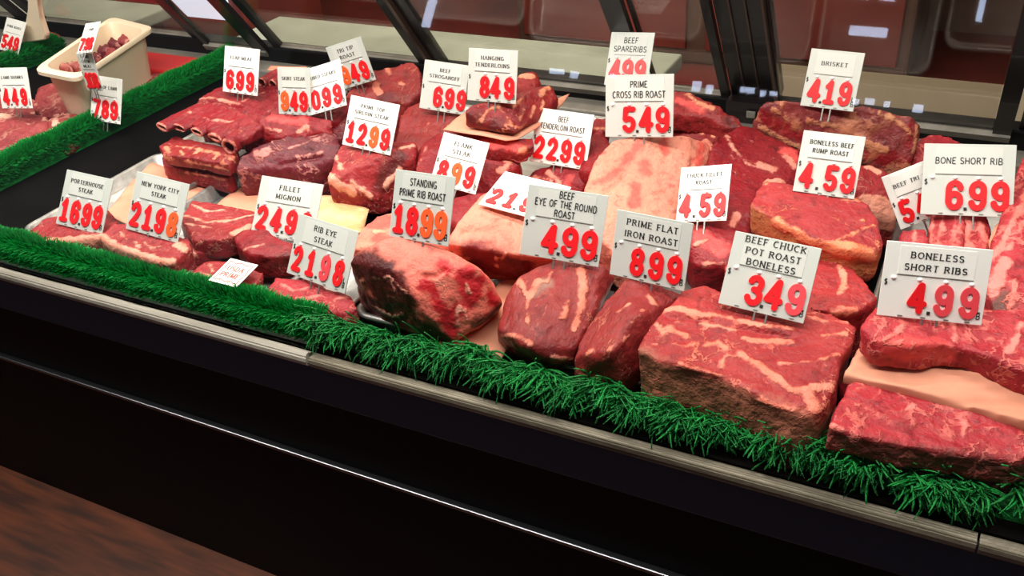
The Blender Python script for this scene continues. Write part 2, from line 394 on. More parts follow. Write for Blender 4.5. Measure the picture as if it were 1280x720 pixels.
# ------------------------------------------------------------------ plastic grass
def grass_strip(name, label, x0, x1, y0, y1, h, n, wid, group=None):
    """a roll of short bristles between two points on the deck"""
    a, b = Vector((x0, y0, 0)), Vector((x1, y1, 0))
    d = (b - a); L = d.length; d.normalize(); s = Vector((d.y, -d.x, 0))     # s points to the front side
    t = thing(name, label, 'artificial grass', (a + b) / 2 + Vector((0, 0, .0)), group)
    bm = bmesh.new()
    prism(bm, [a + s * (wid * c) + Vector((0, 0, z)) for c, z in ((-.45, 0), (.45, 0), (.42, h * .45), (.15, h * .62), (-.15, h * .62), (-.42, h * .45))], b - a)
    part('backing_strip', bm_mesh(bm), MAT['green'], t)
    V, Fc = [], []
    rnd = random.Random(name + str(x0))
    for i in range(n):
        u = rnd.random() * L; ang = rnd.uniform(-1.5, 1.5)
        o = a + d * u + s * (wid * .30 * math.sin(ang)) + Vector((0, 0, h * (.30 + .28 * math.cos(ang)) * rnd.uniform(.5, 1)))
        if abs(ang) > .9: o.z = h * rnd.uniform(.05, .55)
        dirn = (s * math.sin(ang) * .75 + Vector((0, 0, .25 + .8 * max(0, math.cos(ang)))) + d * rnd.uniform(-.16, .16)).normalized()
        ln = h * rnd.uniform(.36, .46) * (1 + .15 * math.sin(u * 60) * math.sin(u * 23))
        sd = d.cross(dirn).normalized() if rnd.random() < .5 else d
        w = rnd.uniform(.0005, .0010); k = len(V)
        mid = o + dirn * ln * .6; tip = o + dirn * ln + Vector((0, 0, -ln * .12))
        V += [o - sd * w, o + sd * w, mid + sd * w * .9, mid - sd * w * .9, tip + sd * w * .4, tip - sd * w * .4]
        Fc += [(k, k + 1, k + 2, k + 3), (k + 3, k + 2, k + 4, k + 5)]
    o = part('bristles', mesh_of(V, Fc), MAT['green'], t); o['kind'] = 'stuff'
    return t
grass_strip('grass_strip', 'combed green plastic grass strip along the front left rail', -1.70, -.585, .022, .022, .042, 100000, .028, 'green plastic grass strips')
grass_strip('grass_strip', 'green plastic grass divider running back beside the black gap', -1.285, -1.285, .05, .70, .048, 52000, .040, 'green plastic grass strips')
grass_strip('grass_strip', 'green plastic grass divider behind the cream plastic tub', -1.72, -1.72, .40, .66, .046, 16000, .040, 'green plastic grass strips')

def garland(label, x0, x1, n, seed, sprawl=1.0):
    """curly plastic parsley: bundles of bent fuzzy stalks"""
    rnd = random.Random(seed)
    t = thing('parsley_garland', label, 'artificial parsley', ((x0 + x1) / 2, .03, 0), 'plastic parsley along the rail')
    V, Fc = [], []
    def stalk(o, dirn, ln, r, bend):
        seg, ns = 6, 5
        pos = o.copy(); dv = dirn.normalized(); side = dv.orthogonal().normalized()
        base = len(V)
        for i in range(seg + 1):
            u = i / seg
            rr = r * (1 - .55 * u) * (1 + .18 * rnd.uniform(-1, 1))
            s1 = dv.orthogonal().normalized(); s2 = dv.cross(s1)
            for j in range(ns):
                q = 2 * math.pi * j / ns
                V.append(pos + (s1 * math.cos(q) + s2 * math.sin(q)) * rr * rnd.uniform(.75, 1.25))
            dv = (dv + bend / seg).normalized(); pos = pos + dv * ln / seg
        for i in range(seg):
            for j in range(ns):
                Fc.append((base + i * ns + j, base + i * ns + (j + 1) % ns, base + (i + 1) * ns + (j + 1) % ns, base + (i + 1) * ns + j))
        k = base + seg * ns; Fc.append(tuple(range(k, k + ns)))
    nb = max(2, int((x1 - x0) / .030))
    for bi in range(nb):
        cx = x0 + (bi + .5 + rnd.uniform(-.3, .3)) * (x1 - x0) / nb
        lean = rnd.uniform(-.9, .9); cz = rnd.uniform(.012, .024); cy = rnd.uniform(.024, .034)
        for i in range(n):
            ang = rnd.uniform(-1.3, 1.3)
            dirn = Vector((lean + rnd.uniform(-.55, .55), -math.cos(ang) * .55, .35 + .75 * rnd.random()))
            o = Vector((cx + rnd.uniform(-.016, .016), cy + rnd.uniform(-.006, .006), cz * rnd.uniform(.5, 1.3)))
            stalk(o, dirn, rnd.uniform(.018, .042) * sprawl, rnd.uniform(.0008, .0017), Vector((rnd.uniform(-1.8, 1.8), -rnd.uniform(.0, 1.2), -rnd.uniform(.1, 2.2))))
    o = part('leafy_stalks', mesh_of(V, Fc), MAT['parsley'], t, smooth=True); o['kind'] = 'stuff'
    bm = bmesh.new()
    prism(bm, [Vector((x0, y, z)) for y, z in ((.018, .001), (.044, .001), (.042, .012), (.03, .02), (.02, .012))], Vector((x1 - x0, 0, 0)))
    part('stem_strip', bm_mesh(bm), MAT['parsley'], t)
garland('curly green plastic parsley along the right half of the rail', -.60, .058, 230, 3)
garland('short loose sprig of green plastic parsley at the right corner', .072, .30, 90, 5, 1.1)

# ------------------------------------------------------------------ steel trays, paper
def tray(label, x0, x1, y0, y1, hh=.016, z=0.001, mat='steel'):
    bm = bmesh.new()
    def ring(x0, x1, y0, y1, z, r, n=5):
        out = []
        for cx, cy, a0 in ((x1 - r, y1 - r, 0), (x0 + r, y1 - r, 90), (x0 + r, y0 + r, 180), (x1 - r, y0 + r, 270)):
            for i in range(n + 1):
                q = math.radians(a0 + 90 * i / n); out.append(bm.verts.new((cx + r * math.cos(q), cy + r * math.sin(q), z)))
        return out
    f, rim = .010, .006
    rs = [ring(x0 + f, x1 - f, y0 + f, y1 - f, z, .012), ring(x0 + rim, x1 - rim, y0 + rim, y1 - rim, z + hh, .016),
          ring(x0 + rim * .4, x1 - rim * .4, y0 + rim * .4, y1 - rim * .4, z + hh + .0016, .018), ring(x0, x1, y0, y1, z + hh + .0004, .019),
          ring(x0, x1, y0, y1, z + hh - .003, .019)]
    bm.faces.new(rs[0])
    for a, b in zip(rs, rs[1:]):
        n = len(a)
        for i in range(n): bm.faces.new((a[i], a[(i + 1) % n], b[(i + 1) % n], b[i]))
    me = bm_mesh(bm)
    o = link('steel_tray', me, MAT[mat], smooth=True)
    md = o.modifiers.new('thick', 'SOLIDIFY'); md.thickness = .0012 * K; md.offset = 1
    return tag(o, label, 'tray', 'steel trays on the deck')
tray('steel tray under the porterhouse steaks', -1.10, -.966, .055, .31)
tray('steel tray holding orange butcher paper behind the new york steaks', -.94, -.70, .17, .308)
tray('steel tray under the new york city steaks', -.945, -.838, .052, .165)
tray('steel tray under the fillet mignons', -.832, -.668, .052, .165)
tray('steel tray under the rib eye steak', -.66, -.575, .05, .165)
tray('steel tray under the standing rib roast', -.568, -.40, .052, .32)
tray('steel tray under the flank and tenderloin roasts', -.68, -.40, .33, .64)
tray('steel tray under the front round roasts', -.39, -.228, .052, .30)
tray('steel tray under the chuck pot roast', -.222, -.078, .052, .30)
tray('steel tray under the cross rib roast', -.39, -.235, .31, .64)
tray('steel tray under the brisket and rump roast', -.225, -.072, .31, .64)
tray('steel tray under the short ribs at the right', -.062, .30, .05, .60)
tray('steel tray under the folded beef slices', -1.10, -.96, .318, .62)
tray('steel tray under the skirt steaks', -.95, -.69, .318, .62)

def sheet(label, pts, th=.0012, mat='paper', amp=.002, name='butcher_paper', cuts=14, fold=None):
    """a sheet of paper through the given (px, py, z) outline, gently crumpled"""
    bm = bmesh.new()
    vs = [bm.verts.new(P(*p)) for p in pts]
    f = bm.faces.new(vs)
    if f.normal.z < 0: f.normal_flip()
    bmesh.ops.triangulate(bm, faces=[f])
    for _ in range(5):
        es = [e for e in bm.edges if e.calc_length() > .012]
        if not es: break
        bmesh.ops.subdivide_edges(bm, edges=es, cuts=1)
        bmesh.ops.triangulate(bm, faces=bm.faces[:])
    for v in bm.verts:
        v.co.z += amp * noise.noise(v.co * 28) + amp * 1.6 * noise.noise(Vector((v.co.x * 6, v.co.y * 20, 3)))
    me = bpy.data.meshes.new('m'); bm.normal_update(); bm.to_mesh(me); bm.free()
    o = link(name, me, MAT[mat], smooth=True)
    md = o.modifiers.new('thick', 'SOLIDIFY'); md.thickness = th * K
    return tag(o, label, 'paper')
# ------------------------------------------------------------------ meat
def seg_dist(co, poly):
    """distance of every vertex to a 3-D polyline"""
    best = np.full(len(co), 9.)
    if len(poly) == 1:
        return np.linalg.norm(co - poly[0], axis=1)
    for a, b in zip(poly, poly[1:]):
        d = b - a; L2 = max(d @ d, 1e-12)
        u = np.clip(((co - a) @ d) / L2, 0, 1)
        best = np.minimum(best, np.linalg.norm(co - (a + u[:, None] * d), axis=1))
    return best

def finish_meat(bm, label, mat, feats=(), vox=.003, smooth=6, amp=.0022, nscale=32., cat='meat', name='beef_cut', group=None, seed=0., grooves=0.):
    bmesh.ops.recalc_face_normals(bm, faces=bm.faces)
    me = bpy.data.meshes.new('t'); bm.to_mesh(me); bm.free()
    tmp = bpy.data.objects.new('t', me); COL.objects.link(tmp)
    r = tmp.modifiers.new('r', 'REMESH'); r.mode = 'VOXEL'; r.voxel_size = vox
    s = tmp.modifiers.new('s', 'SMOOTH'); s.factor = .5; s.iterations = smooth
    dg = bpy.context.evaluated_depsgraph_get()
    me2 = bpy.data.meshes.new_from_object(tmp.evaluated_get(dg))
    bpy.data.objects.remove(tmp); bpy.data.meshes.remove(me)
    nv = len(me2.vertices)
    nor = np.zeros(nv * 3); me2.vertices.foreach_get('normal', nor); nor = nor.reshape(-1, 3)
    co = np.zeros(nv * 3); me2.vertices.foreach_get('co', co); co = co.reshape(-1, 3)
    d = np.empty(nv)
    for i in range(nv):
        v = Vector(co[i])
        d[i] = noise.noise(v * nscale + Vector((seed, 0, 0))) * amp * 1.3 + noise.noise(v * nscale * 3.1 + Vector((0, seed, 5))) * amp * .55 + noise.noise(v * nscale * .4 + Vector((0, 3, seed))) * amp * 1.3
    zmin = co[:, 2].min()
    co = co + nor * d[:, None]
    co[:, 2] = np.maximum(co[:, 2], zmin)
    # traced seams: the point of the surface that a pixel of the photograph shows
    me2.vertices.foreach_set('co', co.ravel()); me2.update()
    bv = BVHTree.FromPolygons([Vector(c) for c in co], [tuple(p.vertices) for p in me2.polygons])
    at = {k: np.full(nv, .1) for k in ('fat', 'dark', 'alt')}
    push = np.zeros(nv)
    for kind, rad, pts in feats:
        poly = []
        for q in pts:
            hit = bv.ray_cast(Vector(CAM), ray_dir(q[0], q[1]))[0]
            if hit is None:
                # outside the outline: nearest point of the surface to the sight line
                hit = bv.find_nearest(P(q[0], q[1], (co[:, 2].max() + zmin) / 2))[0]
            poly.append(np.array(hit))
        dd = seg_dist(co, poly) - rad
        k = {'f': 'fat', 'd': 'dark', 'a': 'alt', 'g': None}[kind]
        if k: at[k] = np.minimum(at[k], dd)
        else: push += -.004 * np.exp(-(np.maximum(dd + rad, 0) / rad) ** 2)          # 'g' a groove
        if kind == 'f': push += .0010 * np.exp(-(np.maximum(dd + rad, 0) / (rad * 1.6)) ** 2)
    co += nor * push[:, None]; co[:, 2] = np.maximum(co[:, 2], zmin)
    me2.vertices.foreach_set('co', co.ravel())
    for k, arr in at.items():
        a = me2.attributes.new(k, 'FLOAT', 'POINT'); a.data.foreach_set('value', arr.astype(np.float32))
    me2.update(); me2.materials.clear()
    o = link(name, me2, MAT[mat], smooth=True)
    return tag(o, label, cat, group)

def hull(label, mat, pts, zb=.004, base=None, shrink=.94, feats=(), extra=(), **kw):
    """pts: (px, py, z) of the upper outline and crown; the flanks drop from them to zb"""
    bm = bmesh.new()
    top = [P(*p) for p in pts]
    c = sum(top, Vector()) / len(top)
    for v in top: bm.verts.new(v)
    for p in extra: bm.verts.new(P(*p))
    if base is None:
        for v in top:
            q = c + (v - c) * shrink; bm.verts.new((q.x, q.y, zb))
    else:
        for p in base: bm.verts.new(P(p[0], p[1], zb))
    r = bmesh.ops.convex_hull(bm, input=bm.verts[:])
    junk = [e for e in set(r['geom_interior']) | set(r['geom_unused']) if isinstance(e, bmesh.types.BMVert)]
    if junk: bmesh.ops.delete(bm, geom=list(set(junk)), context='VERTS')
    return finish_meat(bm, label, mat, feats, **kw)

def slab(label, mat, pts, th, shrink=1.0, feats=(), **kw):
    """a steak: pts is the outline (px, py, z) of its upper face (may be hollow), th its thickness"""
    bm = bmesh.new()
    top = [P(*p) for p in pts]
    c = sum(top, Vector()) / len(top)
    a = [bm.verts.new(v) for v in top]
    b = [bm.verts.new(Vector((c.x + (v.x - c.x) * shrink, c.y + (v.y - c.y) * shrink, v.z - th))) for v in top]
    n = len(a)
    f1 = bm.faces.new(a); f2 = bm.faces.new(b[::-1])
    for i in range(n): bm.faces.new((a[i], b[i], b[(i + 1) % n], a[(i + 1) % n]))
    bmesh.ops.triangulate(bm, faces=[f1, f2])
    return finish_meat(bm, label, mat, feats, **kw)

def loft(label, mat, st, feats=(), power=2.3, ns=20, **kw):
    """a rounded roast along stations (px, py, z centre, half width, half height)"""
    bm = bmesh.new()
    pts = [(P(s[0], s[1], s[2]), s[3], s[4]) for s in st]
    rings = []
    for i, (p, w, h) in enumerate(pts):
        a = pts[max(0, i - 1)][0]; b = pts[min(len(pts) - 1, i + 1)][0]
        d = (b - a).normalized(); sd = d.cross(Vector((0, 0, 1))).normalized(); up = sd.cross(d)
        ring = []
        for j in range(ns):
            q = 2 * math.pi * j / ns; cq, sq = math.cos(q), math.sin(q)
            ring.append(bm.verts.new(p + sd * w * math.copysign(abs(cq) ** (2 / power), cq) + up * h * math.copysign(abs(sq) ** (2 / power), sq)))
        rings.append(ring)
    bm.faces.new(rings[0][::-1]); bm.faces.new(rings[-1])
    for a, b in zip(rings, rings[1:]):
        for j in range(ns): bm.faces.new((a[j], a[(j + 1) % ns], b[(j + 1) % ns], b[j]))
    return finish_meat(bm, label, mat, feats, **kw)

# ---- left end: porterhouse, new york, fillet, rib eye
sheet('orange butcher paper behind the porterhouse tag', [(134, 268, .014), (188, 202, .014), (204, 208, .014), (260, 231, .012), (246, 250, .012), (214, 272, .012), (180, 292, .012)], amp=.003)
sheet('pale butcher paper in the tray left of the fillet tag', [(268, 258, .012), (298, 236, .012), (326, 240, .012), (400, 256, .013), (396, 282, .012), (330, 290, .010)], amp=.003)
sheet('crumpled yellow waxed paper between fillet and standing rib tags', [(360, 296, .024), (392, 244, .028), (425, 246, .026), (462, 266, .022), (452, 292, .024), (430, 305, .024)], amp=.006, mat='cream')
slab('porterhouse steak with cream fat edge under the 16.99 tag', 'sirloin',
     [(30, 292, .030), (58, 271, .034), (84, 264, .036), (135, 262, .036), (148, 276, .036), (134, 296, .036), (98, 299, .036), (64, 303, .034)], .024,
     feats=[('f', .0085, [(62, 307), (84, 303), (108, 303), (130, 301)]), ('f', .008, [(70, 312), (100, 309), (128, 308)]), ('f', .004, [(36, 288), (60, 271)]), ('d', .006, [(138, 262), (146, 275)])], amp=.0014, smooth=4)
slab('second porterhouse steak lying under the first at the left end', 'sirloin', [(70, 285, .014), (120, 262, .016), (160, 285, .016), (140, 308, .014), (90, 306, .014)], .012, smooth=4)
slab('new york steak with fat rim at the front under the 21.98 tag', 'sirloin',
     [(126, 296, .044), (140, 281, .048), (170, 277, .050), (215, 290, .048), (238, 300, .046), (238, 310, .044), (216, 329, .042), (198, 327, .042), (166, 316, .042), (136, 305, .042)], .034,
     feats=[('f', .0045, [(127, 297), (140, 305), (168, 316), (198, 326), (216, 328)]), ('f', .009, [(134, 312), (160, 322), (190, 332)]),
            ('f', .006, [(222, 306), (230, 312)]), ('f', .0012, [(150, 290), (158, 300)]), ('f', .0012, [(180, 304), (190, 310), (204, 308)]), ('f', .001, [(168, 302), (175, 310)])], amp=.0014, smooth=4)
slab('marbled new york steak behind the front one, right of the 21.98 tag', 'sirloin',
     [(224, 272, .046), (240, 249, .046), (262, 250, .046), (300, 258, .044), (320, 262, .044), (318, 280, .044), (300, 294, .042), (276, 300, .042), (240, 300, .044)], .028,
     feats=[('f', .0022, [(232, 270), (256, 278), (290, 276), (318, 270)]), ('f', .0016, [(240, 256), (262, 265), (280, 262)]), ('f', .005, [(292, 292), (312, 283)]), ('f', .002, [(232, 280), (262, 285)])], amp=.0016, smooth=4)
slab('new york steak lying under the marbled one beside the tray edge', 'sirloin',
     [(214, 305, .030), (240, 292, .034), (276, 286, .034), (290, 292, .032), (272, 308, .030), (246, 316, .028), (226, 320, .028)], .026,
     feats=[('f', .006, [(266, 294), (280, 296)]), ('f', .0045, [(232, 312), (240, 320)])], smooth=4)
hull('round fillet mignon steak below the 24.9 tag', 'deep',
     [(291, 294, .046), (304, 286, .050), (330, 286, .052), (368, 300, .050), (367, 318, .044), (340, 322, .042), (312, 318, .044), (296, 308, .044)], zb=.012, shrink=.98,
     feats=[('f', .0012, [(306, 312), (330, 306), (365, 304)]), ('d', .009, [(305, 326), (335, 332), (360, 325)])], smooth=8)
hull('fillet mignon steak lying under the small red printed card', 'sirloin',
     [(236, 340, .026), (252, 328, .030), (290, 324, .032), (330, 342, .030), (318, 358, .026), (290, 366, .022), (256, 356, .022)], zb=.005, feats=[('f', .001, [(262, 330), (266, 340)]), ('f', .001, [(250, 340), (268, 348)])], smooth=6)
slab('rib eye steak with pink fat edge in front of the 21.98 tag', 'marbled',
     [(328, 368, .030), (344, 346, .034), (380, 344, .036), (440, 368, .036), (446, 384, .034), (430, 394, .030), (390, 384, .028), (350, 376, .028)], .022,
     feats=[('f', .005, [(330, 366), (344, 348)]), ('f', .0014, [(352, 356), (366, 364), (384, 360)]), ('f', .0016, [(404, 384), (420, 374), (436, 372)]), ('f', .0012, [(372, 372), (400, 370)])], smooth=4)
# ---- standing rib roast
hull('large standing rib roast with dark cut end and pink fat cover', 'rib',
     [(436, 328, .088), (446, 314, .098), (470, 303, .106), (505, 298, .110), (560, 310, .112), (600, 334, .104), (618, 356, .078), (627, 378, .058), (606, 400, .050), (566, 426, .030),
      (540, 402, .054), (514, 366, .082), (490, 340, .096)],
     zb=.014, base=[(450, 380), (472, 398), (500, 411), (555, 430), (604, 410), (626, 386), (600, 340), (520, 320), (460, 340)], vox=.0026, smooth=5, amp=.0020,
     feats=[('d', .026, [(468, 352), (488, 376)]), ('d', .011, [(444, 326), (460, 324), (480, 336), (500, 354), (506, 376)]), ('d', .012, [(446, 345), (456, 372)]), ('d', .016, [(462, 378), (500, 398)]), ('d', .012, [(520, 405), (550, 420)]),
            ('d', .012, [(508, 376), (506, 392)]), ('d', .010, [(600, 404), (622, 388)]),
            ('f', .0010, [(452, 352), (460, 348), (488, 346), (508, 366)]), ('f', .0016, [(454, 356), (462, 378), (492, 396), (504, 392)]), ('f', .0012, [(490, 352), (494, 366)]),
            ('a', .011, [(582, 345), (592, 366)]), ('a', .007, [(600, 350), (588, 378)]), ('a', .0055, [(552, 330), (560, 336)]), ('a', .006, [(530, 356), (542, 364), (548, 378)]), ('a', .007, [(552, 384), (566, 398)]),
            ('a', .008, [(575, 388), (556, 400), (566, 416)]), ('a', .006, [(612, 368), (620, 378)]), ('f', .0016, [(574, 384), (572, 406)]), ('f', .0016, [(580, 388), (584, 400)]), ('f', .001, [(584, 356), (588, 366)]),
            ('g', .002, [(530, 345), (545, 345), (556, 336)])])
hull('pale fat covered prime rib roast under the lying 21.9 card', 'fatcap',
     [(556, 306, .082), (574, 278, .092), (600, 244, .098), (634, 226, .100), (690, 232, .100), (716, 262, .090), (700, 325, .070), (655, 320, .074), (622, 304, .082), (600, 303, .082)],
     zb=.02, base=[(590, 338), (612, 352), (650, 354), (700, 350), (710, 260), (600, 262)], smooth=6, amp=.0016,
     feats=[('d', .022, [(612, 326), (640, 338)]), ('d', .017, [(594, 318), (650, 332)]), ('d', .015, [(598, 330), (650, 346)]), ('f', .0008, [(620, 322), (622, 334)]), ('f', .0008, [(632, 316), (626, 326)]), ('g', .0025, [(580, 290), (620, 284)])])
hull('prime rib end with two lean ovals left of the 18.99 tag', 'fatcap',
     [(436, 312, .060), (450, 285, .070), (472, 266, .076), (505, 258, .080), (560, 266, .080), (566, 300, .070), (500, 308, .066)], zb=.012, smooth=7,
     feats=[('a', .013, [(470, 278), (492, 276)]), ('a', .009, [(474, 298), (496, 302)]), ('f', .002, [(450, 288), (468, 290), (490, 290)])])
sheet('peach butcher paper between the standing rib roast and the round', [(540, 434, .021), (590, 396, .022), (628, 352, .022), (664, 340, .022), (650, 400, .021), (626, 450, .021), (590, 446, .021)], amp=.002)
# ---- front roasts
hull('eye of round roast bulging towards the rail, with pale grey smear', 'round',
     [(622, 412, .052), (630, 376, .066), (646, 350, .078), (676, 332, .086), (700, 322, .088), (755, 332, .086), (768, 348, .070), (742, 392, .062), (722, 436, .048), (716, 454, .032), (690, 452, .040), (655, 432, .058)],
     zb=.010, base=[(622, 430), (640, 448), (690, 467), (716, 458), (750, 380), (760, 340), (660, 350)], vox=.0026, smooth=10, amp=.0018,
     feats=[('d', .013, [(636, 440), (664, 452), (684, 462)]), ('d', .010, [(624, 430), (650, 440)]), ('f', .0022, [(621, 424), (640, 420), (660, 428)]), ('f', .0014, [(692, 464), (715, 448)]),
            ('f', .0035, [(726, 336), (730, 360), (726, 384), (718, 410)]), ('f', .003, [(664, 332), (650, 352), (658, 368)]), ('f', .0014, [(712, 376), (704, 398)]), ('f', .001, [(658, 380), (660, 402)]), ('a', .0055, [(684, 352), (668, 366)]),
            ('f', .001, [(640, 420), (644, 436)]), ('f', .003, [(672, 352), (662, 372)]), ('f', .0009, [(690, 340), (684, 352)])])
hull('flat iron roast leaning between the round and the chuck pot roast', 'round',
     [(778, 350, .084), (800, 346, .086), (856, 366, .076), (836, 396, .066), (806, 426, .056), (798, 462, .036), (775, 484, .026), (716, 472, .026), (718, 444, .050), (738, 402, .062), (758, 372, .074)],
     zb=.008, extra=[(792, 398, .082), (764, 440, .070)], vox=.0026, smooth=9, amp=.0018,
     feats=[('f', .0014, [(716, 452), (722, 466), (732, 470)]), ('f', .0008, [(770, 392), (786, 380)]), ('f', .0008, [(760, 438), (786, 420)]), ('f', .001, [(788, 404), (804, 388)]), ('f', .0022, [(738, 440), (732, 446)]), ('f', .002, [(812, 372), (818, 380)]),
            ('f', .002, [(752, 482), (776, 488)])])
slab('small dark scrap of beef between the rib roast and the round', 'deep', [(602, 432, .016), (612, 424, .018), (624, 428, .018), (622, 440, .014), (608, 440, .014)], .01, vox=.002, smooth=4)
slab('big square chuck pot roast with brown dry front edge under the 3.49 tag', 'chuck',
     [(797, 436, .074), (814, 404, .078), (832, 384, .082), (850, 362, .084), (880, 356, .084), (905, 366, .084), (1006, 378, .084), (1040, 390, .084), (1070, 408, .080), (1068, 426, .078), (1052, 446, .076),
      (1048, 476, .070), (1034, 506, .064), (1016, 520, .060), (990, 516, .062), (960, 500, .066), (900, 470, .070), (850, 456, .072), (820, 450, .072)], .066, shrink=.985, vox=.0027, smooth=4, amp=.0017,
     feats=[('d', .019, [(800, 468), (850, 485), (900, 500), (950, 520), (1000, 540)]), ('d', .013, [(806, 454), (826, 468)]), ('d', .010, [(830, 466), (880, 480), (930, 500)]), ('d', .010, [(1020, 540), (1034, 524)]),
            ('f', .0042, [(834, 388), (850, 386), (866, 392)]), ('f', .0022, [(818, 402), (836, 412), (858, 420)]), ('f', .0028, [(820, 406), (830, 418)]), ('f', .004, [(882, 404), (916, 410)]), ('f', .002, [(866, 392), (900, 396), (950, 406), (990, 412)]),
            ('f', .0030, [(930, 424), (958, 428), (986, 426)]), ('f', .003, [(884, 432), (898, 428), (906, 436)]), ('f', .0032, [(926, 442), (944, 454), (968, 472), (990, 488), (1010, 490)]), ('f', .0050, [(1006, 488), (1014, 504), (1018, 510)]),
            ('f', .0026, [(1010, 486), (1036, 482)]), ('f', .0012, [(976, 454), (1020, 452), (1046, 444)]), ('f', .0012, [(906, 446), (900, 460)]), ('f', .0016, [(926, 446), (910, 444)]), ('f', .0012, [(842, 430), (858, 434), (868, 430)]),
            ('f', .0014, [(1010, 396), (1030, 402), (1060, 404)]), ('f', .003, [(1012, 384), (1030, 392)]), ('f', .001, [(1030, 420), (1056, 418)]), ('f', .0014, [(850, 456), (880, 464), (900, 470)]), ('f', .0016, [(950, 498), (970, 508), (990, 512)]),
            ('g', .003, [(834, 396), (870, 398), (940, 412), (990, 420)])])
# ---- right front: short ribs
slab('top short rib slab at the front right corner above the grass', 'marbled',
     [(1036, 532, .062), (1048, 502, .064), (1062, 478, .066), (1090, 474, .066), (1150, 484, .066), (1230, 506, .066), (1310, 530, .064), (1306, 556, .060), (1272, 578, .054), (1200, 566, .056), (1130, 556, .058), (1080, 546, .060)], .026,
     vox=.0026, smooth=4, amp=.0016,
     feats=[('d', .010, [(1050, 552), (1130, 570), (1200, 580), (1270, 590)]), ('f', .0022, [(1150, 490), (1190, 500), (1240, 512)]), ('f', .0030, [(1186, 498), (1200, 508)]), ('f', .0014, [(1120, 486), (1140, 506), (1134, 514)]), ('f', .0014, [(1204, 544), (1206, 530), (1216, 536)]),
            ('f', .0018, [(1040, 532), (1056, 540)]), ('f', .001, [(1230, 535), (1250, 535)]), ('f', .0012, [(1094, 478), (1100, 490), (1090, 500)])])
slab('lower short rib slab showing under the top one at the front right', 'marbled',
     [(1090, 570, .028), (1150, 540, .032), (1320, 570, .032), (1330, 612, .026), (1220, 602, .026), (1150, 590, .026)], .022, vox=.003, smooth=4, feats=[('d', .012, [(1140, 592), (1220, 606), (1290, 614)])])
sheet('strip of tan paper under the front left corner of the short ribs', [(1028, 552, .012), (1040, 508, .016), (1060, 476, .02), (1072, 480, .02), (1056, 520, .014), (1044, 556, .012)], amp=.001)
slab('small dark piece of short rib poking out beside the folded paper', 'deep', [(1046, 478, .040), (1054, 470, .044), (1072, 478, .044), (1068, 496, .04), (1052, 494, .038)], .03, vox=.0022, smooth=4)
bmp = bmesh.new()
pp = [P(1054, 466, .072), P(1076, 426, .072), P(1120, 430, .072), P(1310, 476, .072), P(1310, 540, .069), P(1230, 512, .069), P(1140, 489, .069), P(1100, 480, .069)]
prism(bmp, pp, Vector((0, 0, -.014)))
def paper_stack(bm, label):
    bmesh.ops.recalc_face_normals(bm, faces=bm.faces)
    me = bpy.data.meshes.new('t'); bm.to_mesh(me); bm.free()
    tmp = bpy.data.objects.new('t', me); COL.objects.link(tmp)
    r = tmp.modifiers.new('r', 'REMESH'); r.mode = 'VOXEL'; r.voxel_size = .003
    s = tmp.modifiers.new('s', 'SMOOTH'); s.factor = .5; s.iterations = 3
    me2 = bpy.data.meshes.new_from_object(tmp.evaluated_get(bpy.context.evaluated_depsgraph_get()))
    bpy.data.objects.remove(tmp)
    for v in me2.vertices:
        v.co.z += .0042 * noise.noise(Vector((v.co.x * 9 + v.co.y * 12, v.co.y * 44 - v.co.x * 12, 1))) + .0024 * (1 - abs(noise.noise(Vector((v.co.x * 20 + v.co.y * 30, v.co.y * 70 - v.co.x * 30, 4)))) * 2.4) + .001 * noise.noise(v.co * 60)
    me2.materials.clear()
    return tag(link('butcher_paper', me2, MAT['paper'], smooth=True), label, 'paper')
paper_stack(bmp, 'thick folded peach butcher paper between the two short rib slabs')
slab('short rib slab carrying the folded paper at the right', 'marbled', [(1068, 484, .050), (1092, 442, .050), (1310, 490, .050), (1316, 560, .046), (1150, 505, .048)], .042, vox=.0035, smooth=4)
slab('boneless short rib slab under the 4.99 boneless tag', 'marbled',
     [(1076, 408, .104), (1090, 384, .108), (1120, 370, .108), (1180, 372, .108), (1250, 384, .106), (1320, 396, .106), (1320, 476, .096), (1270, 460, .096), (1225, 440, .098), (1180, 430, .100), (1130, 432, .100), (1092, 428, .100)], .026,
     vox=.0027, smooth=6, amp=.0022,
     feats=[('f', .0020, [(1190, 404), (1194, 420), (1190, 434)]), ('f', .0014, [(1106, 424), (1120, 418), (1128, 406)]), ('f', .0024, [(1262, 440), (1270, 424), (1278, 404)]), ('f', .0016, [(1236, 424), (1250, 428)]), ('f', .001, [(1174, 402), (1180, 410)]), ('a', .010, [(1110, 436), (1180, 440)])])
hull('block of short rib under the boneless slab', 'marbled', [(1100, 404, .078), (1130, 372, .080), (1320, 396, .080), (1320, 456, .070), (1200, 428, .072), (1130, 428, .072)], zb=.02, vox=.004)
